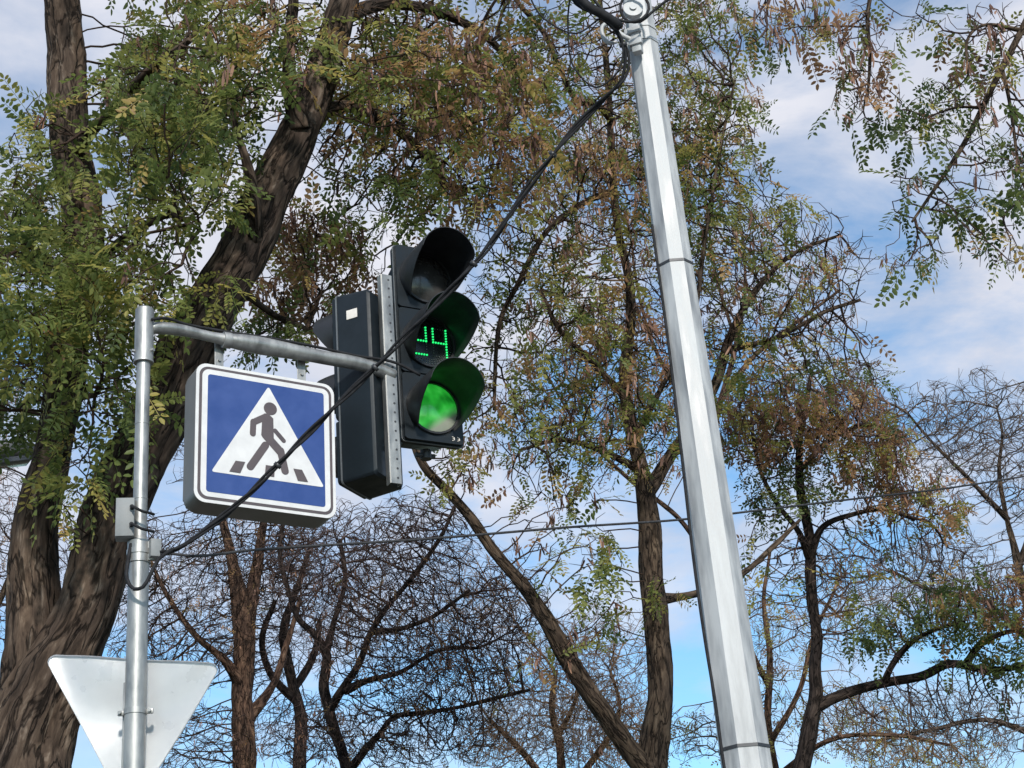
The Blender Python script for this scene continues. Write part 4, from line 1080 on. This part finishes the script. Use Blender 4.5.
# --- tree right of the mast with rust leaves
LC = [
    to_ground(limb([(792, 830, 20), (802, 768, 17), (811, 722, 16), (816, 700, 14), (815, 668, 12), (817, 641, 12), (813, 611, 11), (811, 574, 11), (810, 540, 10), (802, 499, 9), (799, 450, 7), (806, 405, 5), (812, 370, 3.5)], 14.5), 1.3, -.1),
    limb([(816, 706, 14, 14.5), (832, 698, 11, 14.5), (853, 691, 10, 14.5), (886, 683, 9, 14.5), (924, 675, 8, 14.4), (950, 664, 7.5, 14.3), (980, 669, 7, 14.2), (1024, 667, 6, 14.0), (1100, 650, 4, 13.8)]),
    limb([(884, 684, 8, 14.5), (888, 672, 6, 14.4), (898, 656, 6, 14.4), (916, 639, 5, 14.3), (940, 628, 4, 14.2), (965, 622, 3, 14.1)]),
    limb([(965, 666, 7, 14.3), (980, 645, 6, 14.2), (1000, 634, 5, 14.1), (1030, 628, 5, 14.0), (1080, 610, 3, 14.0)]),
    limb([(811, 550, 9, 14.5), (822, 528, 6, 14.4), (850, 515, 5, 14.3), (885, 510, 4, 14.3), (915, 520, 3, 14.2)]),
    limb([(810, 560, 9, 14.5), (798, 530, 6, 14.3), (778, 505, 5, 14.2), (760, 470, 4, 14.1), (752, 430, 3, 14.1)]),
    limb([(800, 470, 7, 14.5), (830, 440, 5, 14.4), (865, 425, 4, 14.3), (895, 430, 3, 14.3)]),
]
BC = [(800, 420, 95, 46, 14.2, .8, 330, 'rust'), (745, 430, 35, 40, 14.2, .5, 70, 'rust'), (880, 440, 40, 40, 14.3, .5, 90, 'rust'), (870, 560, 90, 60, 14.6, .7, 70, 'bare'), (800, 560, 60, 90, 14.5, .6, 50, 'bare'), (960, 700, 80, 40, 14.3, .6, 50, 'bare'), (860, 440, 60, 45, 14.3, .7, 190, 'brown'), (770, 400, 45, 40, 14.2, .6, 110, 'brown'), (900, 490, 50, 30, 14.3, .5, 110, 'rust'), (930, 510, 40, 22, 14.3, .4, 60, 'brown'), (790, 480, 50, 40, 14.2, .5, 90, 'dark'),
      (960, 605, 60, 35, 14.1, .6, 170, 'dark'), (1010, 600, 50, 30, 14.0, .6, 120, 'rust'), (880, 625, 50, 30, 14.4, .5, 90, 'dark'), (990, 660, 60, 25, 14.1, .5, 80, 'dark'), (850, 560, 60, 50, 14.6, .6, 90, 'sparse'), (930, 570, 60, 40, 14.6, .6, 70, 'bare'),
      (770, 560, 40, 50, 14.3, .4, 50, 'sparse'), (900, 710, 80, 30, 14.5, .5, 60, 'bare'), (840, 380, 50, 30, 14.4, .5, 60, 'sparse'), (1110, 600, 70, 60, 14, .8, 80, 'dark')]
make_tree('acacia_tree', 'dark stemmed acacia with rusty brown leaf clusters standing right of the mast', LC, BC, 'bark_c', 'twig_c', step=.14, kill=.15, leaf=.225, sides=18, rcap=.016, spread=1.15, dens=3.4)

# --- branches hanging in from a tree beyond the right edge
LD = [
    to_ground(limb([(1500, 700, 90), (1480, 400, 80), (1440, 150, 60), (1360, -80, 44), (1260, -260, 26)], 8.5), 1.2, .1),
    limb([(1385, -20, 30, 8.4), (1250, -110, 20, 8.0), (1130, -110, 13, 7.6), (1060, -50, 9, 7.3), (1026, 22, 7, 7.2), (1013, 46, 6.5, 7.2), (992, 88, 6, 7.1), (976, 121, 5.5, 7.1), (955, 158, 4.5, 7.0), (930, 196, 3.5, 7.0), (912, 222, 2.5, 7.0)]),
    limb([(1002, 70, 5, 7.15), (1008, 95, 4, 7.1), (1013, 125, 3.5, 7.1), (1018, 160, 3, 7.1), (1026, 195, 2, 7.1)]),
    limb([(1150, -110, 12, 7.7), (1060, -120, 10, 7.4), (960, -80, 8, 7.2), (885, -40, 6, 7.1), (868, 10, 4.5, 7.1), (870, 60, 3.5, 7.1), (868, 95, 2.5, 7.1)]),
    limb([(900, -50, 6, 7.1), (840, -50, 5, 7.2), (790, -30, 4, 7.3), (765, 0, 3, 7.4)]),
    limb([(1020, 30, 5, 7.2), (985, 25, 3.5, 7.1), (967, 42, 3, 7.0), (968, 75, 2, 7.0)]),
    limb([(983, 108, 4, 7.1), (955, 108, 2.5, 7.0), (925, 118, 2, 7.0)]),
]
BD = [(985, 60, 50, 70, 7.2, .4, 85, 'sparse'), (930, 110, 45, 40, 7.0, .3, 46, 'dark'), (1005, 150, 45, 60, 7.1, .4, 75, 'dark'), (950, 205, 55, 40, 7.0, .3, 60, 'dark'), (915, 255, 40, 18, 7.0, .2, 26, 'dark'), (1000, 245, 30, 35, 7.0, .25, 22, 'dark'),
      (865, 50, 34, 55, 7.1, .3, 46, 'rust'), (800, 20, 55, 35, 7.3, .35, 55, 'brown'), (875, 110, 36, 24, 7.1, .2, 26, 'dark'), (930, 20, 30, 24, 7.1, .2, 14, 'dark'), (845, 95, 30, 20, 7.1, .2, 12, 'dark'), (905, 180, 22, 24, 7.0, .2, 14, 'dark'), (760, 30, 26, 40, 7.4, .2, 22, 'dark'),
      (1120, 60, 80, 160, 7.4, .7, 90, 'mixed'), (1000, -90, 200, 60, 7.4, .6, 90, 'mixed'), (1300, -100, 130, 130, 8.2, 1.0, 90, 'mixed')]
make_tree('acacia_tree', 'acacia beyond the right edge whose leafy twigs hang into the sky at top right', LD, BD, 'bark_b', 'twig_c', step=.07, kill=.085, r0=.0022, leaf=.18, sides=24, rcap=.010, droop=.10, spread=.5, end=2, rough=.8, hang=.9)

# --- bare trees behind
LE1 = [to_ground(limb([(246, 830, 25), (245, 768, 23), (243, 700, 22), (244, 640, 21), (240, 600, 17), (232, 560, 11), (222, 520, 8), (215, 470, 6), (220, 420, 4)], 20.0), 1.2),
       limb([(245, 640, 20, 20.0), (252, 595, 14, 20.1), (258, 560, 10, 20.2), (262, 530, 8, 20.2), (272, 480, 6, 20.3), (280, 430, 4, 20.3)]),
       limb([(243, 690, 16, 20), (225, 660, 8, 19.8), (200, 640, 6, 19.6), (170, 600, 5, 19.5), (150, 560, 3, 19.5)]),
       limb([(246, 720, 14, 20), (270, 690, 8, 20.2), (285, 650, 6, 20.4), (300, 600, 4, 20.5)])]
BE1 = [(190, 600, 80, 80, 19.8, 1.4, 330, 'podded'), (250, 540, 80, 60, 20.2, 1.3, 300, 'podded'), (150, 680, 60, 80, 19.8, 1.2, 170, 'podded'), (240, 450, 80, 50, 20.3, 1.2, 120, 'bare'), (200, 740, 60, 40, 19.6, 1.0, 110, 'podded'), (130, 560, 50, 60, 20, 1, 110, 'bare')]
make_tree('bare_tree', 'bare tree with a stout reddish trunk below the crossing sign', LE1, BE1, 'bark_e', 'twig_a', step=.18, kill=.2, r0=.0046, leaf=.16, fine=False, sides=20, rcap=.035, jit=.2, head=.9, expo=2.95)
LE2 = [to_ground(limb([(352, 830, 14), (346, 765, 12), (330, 715, 11), (324, 682, 10), (326, 653, 9), (316, 636, 7), (301, 622, 6), (288, 590, 5), (280, 550, 5), (285, 510, 4)], 17.5), 1.2),
       limb([(329, 712, 10, 17.5), (343, 688, 8, 17.4), (359, 665, 7, 17.3), (371, 632, 6, 17.2), (390, 603, 5, 17.1), (404, 587, 5, 17.1), (424, 562, 5, 17.0), (442, 535, 4, 17.0), (455, 505, 3, 17.0)]),
       limb([(348, 770, 10, 17.5), (365, 750, 7, 17.4), (379, 735, 6, 17.3), (392, 718, 5, 17.2), (420, 713, 5, 17.1), (450, 709, 4, 17.0), (500, 697, 4, 17.0), (530, 690, 3, 17.0)]),
       limb([(372, 632, 7, 17.2), (395, 630, 5, 17.0), (430, 618, 4, 16.9), (470, 590, 3, 16.8)]),
       limb([(345, 690, 9, 17.4), (370, 680, 6, 17.2), (400, 672, 5, 17.1), (440, 650, 4, 17.0), (480, 648, 3, 16.9)]),
       limb([(325, 655, 9, 17.5), (335, 620, 6, 17.6), (345, 580, 5, 17.7), (340, 540, 4, 17.8)])]
BE2 = [(390, 620, 90, 80, 17.2, 1.2, 560, 'podded'), (450, 670, 80, 60, 17.0, 1.0, 400, 'podded'), (330, 560, 70, 60, 17.6, 1.1, 300, 'bare'), (420, 540, 60, 50, 17.1, 1.0, 220, 'bare'), (400, 730, 110, 40, 17.2, 1.0, 280, 'podded'), (500, 610, 50, 50, 16.9, .8, 130, 'bare')]
make_tree('bare_tree', 'bare tree with blackish crooked limbs in a dense twig fan below the signal heads', LE2, BE2, 'bark_c', 'twig_c', bdens=6.4, step=.15, kill=.16, r0=.0045, leaf=.15, fine=False, sides=16, rcap=.028, jit=.2, head=.9, expo=2.95)
LE3 = [to_ground(limb([(300, 830, 15), (300, 768, 13), (301, 719, 12), (292, 682, 10), (284, 632, 9), (296, 590, 6), (310, 550, 4)], 22.0), 1.2),
       limb([(296, 700, 10, 22.0), (270, 672, 7, 21.8), (262, 640, 6, 21.7), (275, 600, 5, 21.6)]), limb([(292, 690, 9, 22), (312, 660, 7, 22.2), (320, 620, 5, 22.4)])]
BE3 = [(290, 610, 60, 70, 22, 1.3, 240, 'podded'), (300, 730, 60, 40, 22, 1.2, 150, 'podded'), (255, 640, 50, 60, 22, 1, 140, 'bare')]
make_tree('bare_tree', 'bare tree with a thin dark stem between the reddish trunk and the crooked one', LE3, BE3, 'bark_c', 'twig_c', step=.2, kill=.22, r0=.0046, leaf=.16, fine=False, sides=14, rcap=.03, jit=.2, head=.9, expo=2.95)
LF = [to_ground(limb([(1050, 830, 12), (1040, 700, 11), (1030, 620, 9), (1018, 562, 8), (1006, 515, 5), (999, 470, 4), (1002, 430, 2.5), (996, 405, 1.5)], 21.0), 1.3),
      limb([(1020, 565, 7, 21), (1040, 500, 6, 21.2), (1050, 430, 4, 21.4), (1030, 380, 3, 21.5)]), limb([(1008, 520, 6, 21), (970, 480, 4, 20.8), (930, 440, 3, 20.6), (905, 410, 2, 20.5)]),
      limb([(1030, 640, 7, 21), (980, 600, 5, 20.7), (930, 590, 4, 20.5), (890, 570, 3, 20.4)]), limb([(1045, 740, 8, 21), (990, 720, 5, 20.7), (930, 730, 4, 20.5), (880, 740, 3, 20.3)])]
BF = [(985, 440, 60, 75, 21, 1.6, 120, 'bare'), (930, 430, 70, 50, 20.7, 1.3, 90, 'bare'), (1030, 460, 60, 90, 21.2, 1.5, 110, 'bare'), (940, 580, 80, 60, 20.6, 1.0, 220, 'bare'), (930, 730, 110, 50, 20.6, 1.2, 330, 'bare'), (1080, 480, 60, 120, 21.3, 1.2, 120, 'bare'), (860, 400, 40, 40, 20.6, .8, 60, 'bare')]
make_tree('bare_tree', 'bare grey tree with fine open twigs along the right edge under the span wire', LF, BF, 'bark_b', 'twig_f', step=.2, kill=.2, r0=.0046, fine=False, sides=14, rcap=.022, jit=.2, head=.9, expo=2.95)
LG = [to_ground(limb([(560, 860, 12), (562, 800, 11), (560, 750, 8), (552, 710, 6), (556, 670, 4)], 27), 1.2), limb([(562, 800, 8, 27), (600, 750, 6, 27), (620, 710, 4, 27), (610, 670, 3, 27)]), limb([(562, 800, 8, 27), (520, 750, 6, 27), (490, 720, 4, 27)]), limb([(556, 740, 6, 27), (575, 700, 4, 27), (580, 660, 3, 27)])]
BG = [(480, 610, 70, 70, 26, 1.6, 90, 'bare'), (600, 660, 70, 60, 27, 1.6, 110, 'bare'), (560, 715, 80, 55, 27, 1.6, 520, 'bare'), (610, 730, 60, 50, 27, 1.5, 260, 'podded'), (500, 740, 50, 40, 27, 1.5, 160, 'bare'), (560, 650, 40, 30, 27, 1, 70, 'bare')]
make_tree('bare_tree', 'pale tan bare tree low behind the fork of the slender acacia', LG, BG, 'bark_e', 'twig_g', bdens=8.0, step=.22, kill=.2, r0=.0046, fine=False, sides=12, rcap=.03, jit=.2, head=.9, expo=2.95)
LH = [to_ground(limb([(778, 860, 12), (775, 780, 10), (768, 720, 8), (770, 660, 6), (764, 600, 4), (770, 550, 3)], 18.5), 1.2), limb([(772, 740, 7, 18.5), (800, 690, 5, 18.6), (812, 640, 4, 18.7), (835, 590, 3, 18.8)]), limb([(770, 690, 6, 18.5), (748, 640, 4, 18.4), (740, 590, 3, 18.3)]), limb([(775, 780, 8, 18.5), (830, 740, 5, 18.4), (890, 735, 4, 18.3), (950, 745, 3, 18.2)])]
BH = [(770, 640, 45, 70, 18.5, 1.0, 200, 'yellow'), (830, 720, 70, 45, 18.5, 1.0, 200, 'yellow'), (750, 730, 40, 40, 18.4, .8, 110, 'yellow'), (840, 600, 50, 70, 18.8, 1.0, 160, 'bare'), (920, 755, 80, 25, 18.2, .9, 170, 'yellow'), (690, 735, 34, 30, 18.3, .7, 90, 'yellow')]
make_tree('young_tree', 'thin tan tree with sparse yellow and orange leaves just right of the mast foot', LH, BH, 'bark_e', 'twig_g', bdens=8.0, step=.17, kill=.18, r0=.0045, leaf=.17, fine=False, sides=12, rcap=.02, spread=.6)
LI = [to_ground(limb([(-60, 830, 20), (-50, 700, 17), (-30, 600, 13), (-20, 500, 9), (0, 420, 6), (10, 350, 4)], 19), 1.2), limb([(-45, 660, 12, 19), (-10, 620, 7, 18.8), (20, 560, 5, 18.6), (100, 520, 3, 18.5)])]
BI = [(0, 520, 50, 70, 18.8, 1, 140, 'podded'), (20, 600, 50, 60, 18.8, 1, 120, 'podded'), (10, 400, 50, 60, 19, 1, 130, 'sparse'), (100, 540, 60, 50, 18.8, 1, 130, 'bare'), (-100, 480, 90, 150, 19, 1.2, 140, 'podded')]
make_tree('bare_tree', 'bare tree seen past the left side of the thick forked trunk', LI, BI, 'bark_b', 'twig_a', step=.18, kill=.2, r0=.0046, leaf=.17, fine=False, sides=14, rcap=.03)

LJ = [to_ground(limb([(748, 860, 15), (742, 790, 14), (730, 700, 12), (718, 600, 10), (708, 500, 8), (716, 420, 6), (735, 350, 5), (745, 290, 3.5), (742, 230, 2.5)], 17.5), 1.25),
      limb([(712, 460, 7, 17.5), (690, 410, 5, 17.4), (660, 360, 4, 17.3), (640, 300, 3, 17.3), (630, 230, 2, 17.3)]), limb([(720, 400, 6, 17.5), (760, 350, 4.5, 17.6), (800, 320, 3.5, 17.7), (840, 290, 2.5, 17.8)]),
      limb([(715, 570, 7, 17.5), (680, 520, 5, 17.4), (630, 480, 4, 17.3), (580, 430, 3, 17.2), (550, 380, 2, 17.2)]), limb([(735, 340, 4, 17.5), (715, 270, 3, 17.5), (705, 190, 2, 17.5)])]
BJ = [(780, 310, 80, 85, 17.7, 1.0, 120, 'sparse'), (780, 300, 80, 90, 17.7, 1.0, 90, 'bare'), (690, 220, 75, 100, 17.4, 1.0, 130, 'mixed'), (620, 330, 80, 100, 17.3, 1.0, 140, 'brown'), (570, 400, 70, 70, 17.2, .9, 90, 'sparse'), (570, 250, 60, 90, 17.2, .9, 80, 'sparse'), (640, 440, 80, 50, 17.3, .8, 70, 'brown'), (700, 90, 70, 60, 17.4, .9, 70, 'brown'), (600, 130, 70, 70, 17.2, .9, 80, 'brown')]
make_tree('acacia_tree', 'farther acacia whose thin pale stem is hidden by the mast, fine twigs fanning behind it', LJ, BJ, 'bark_e', 'twig_g', step=.16, kill=.18, r0=.0042, leaf=.2, fine=False, sides=14, rcap=.02, spread=.8, jit=.22, head=.7)
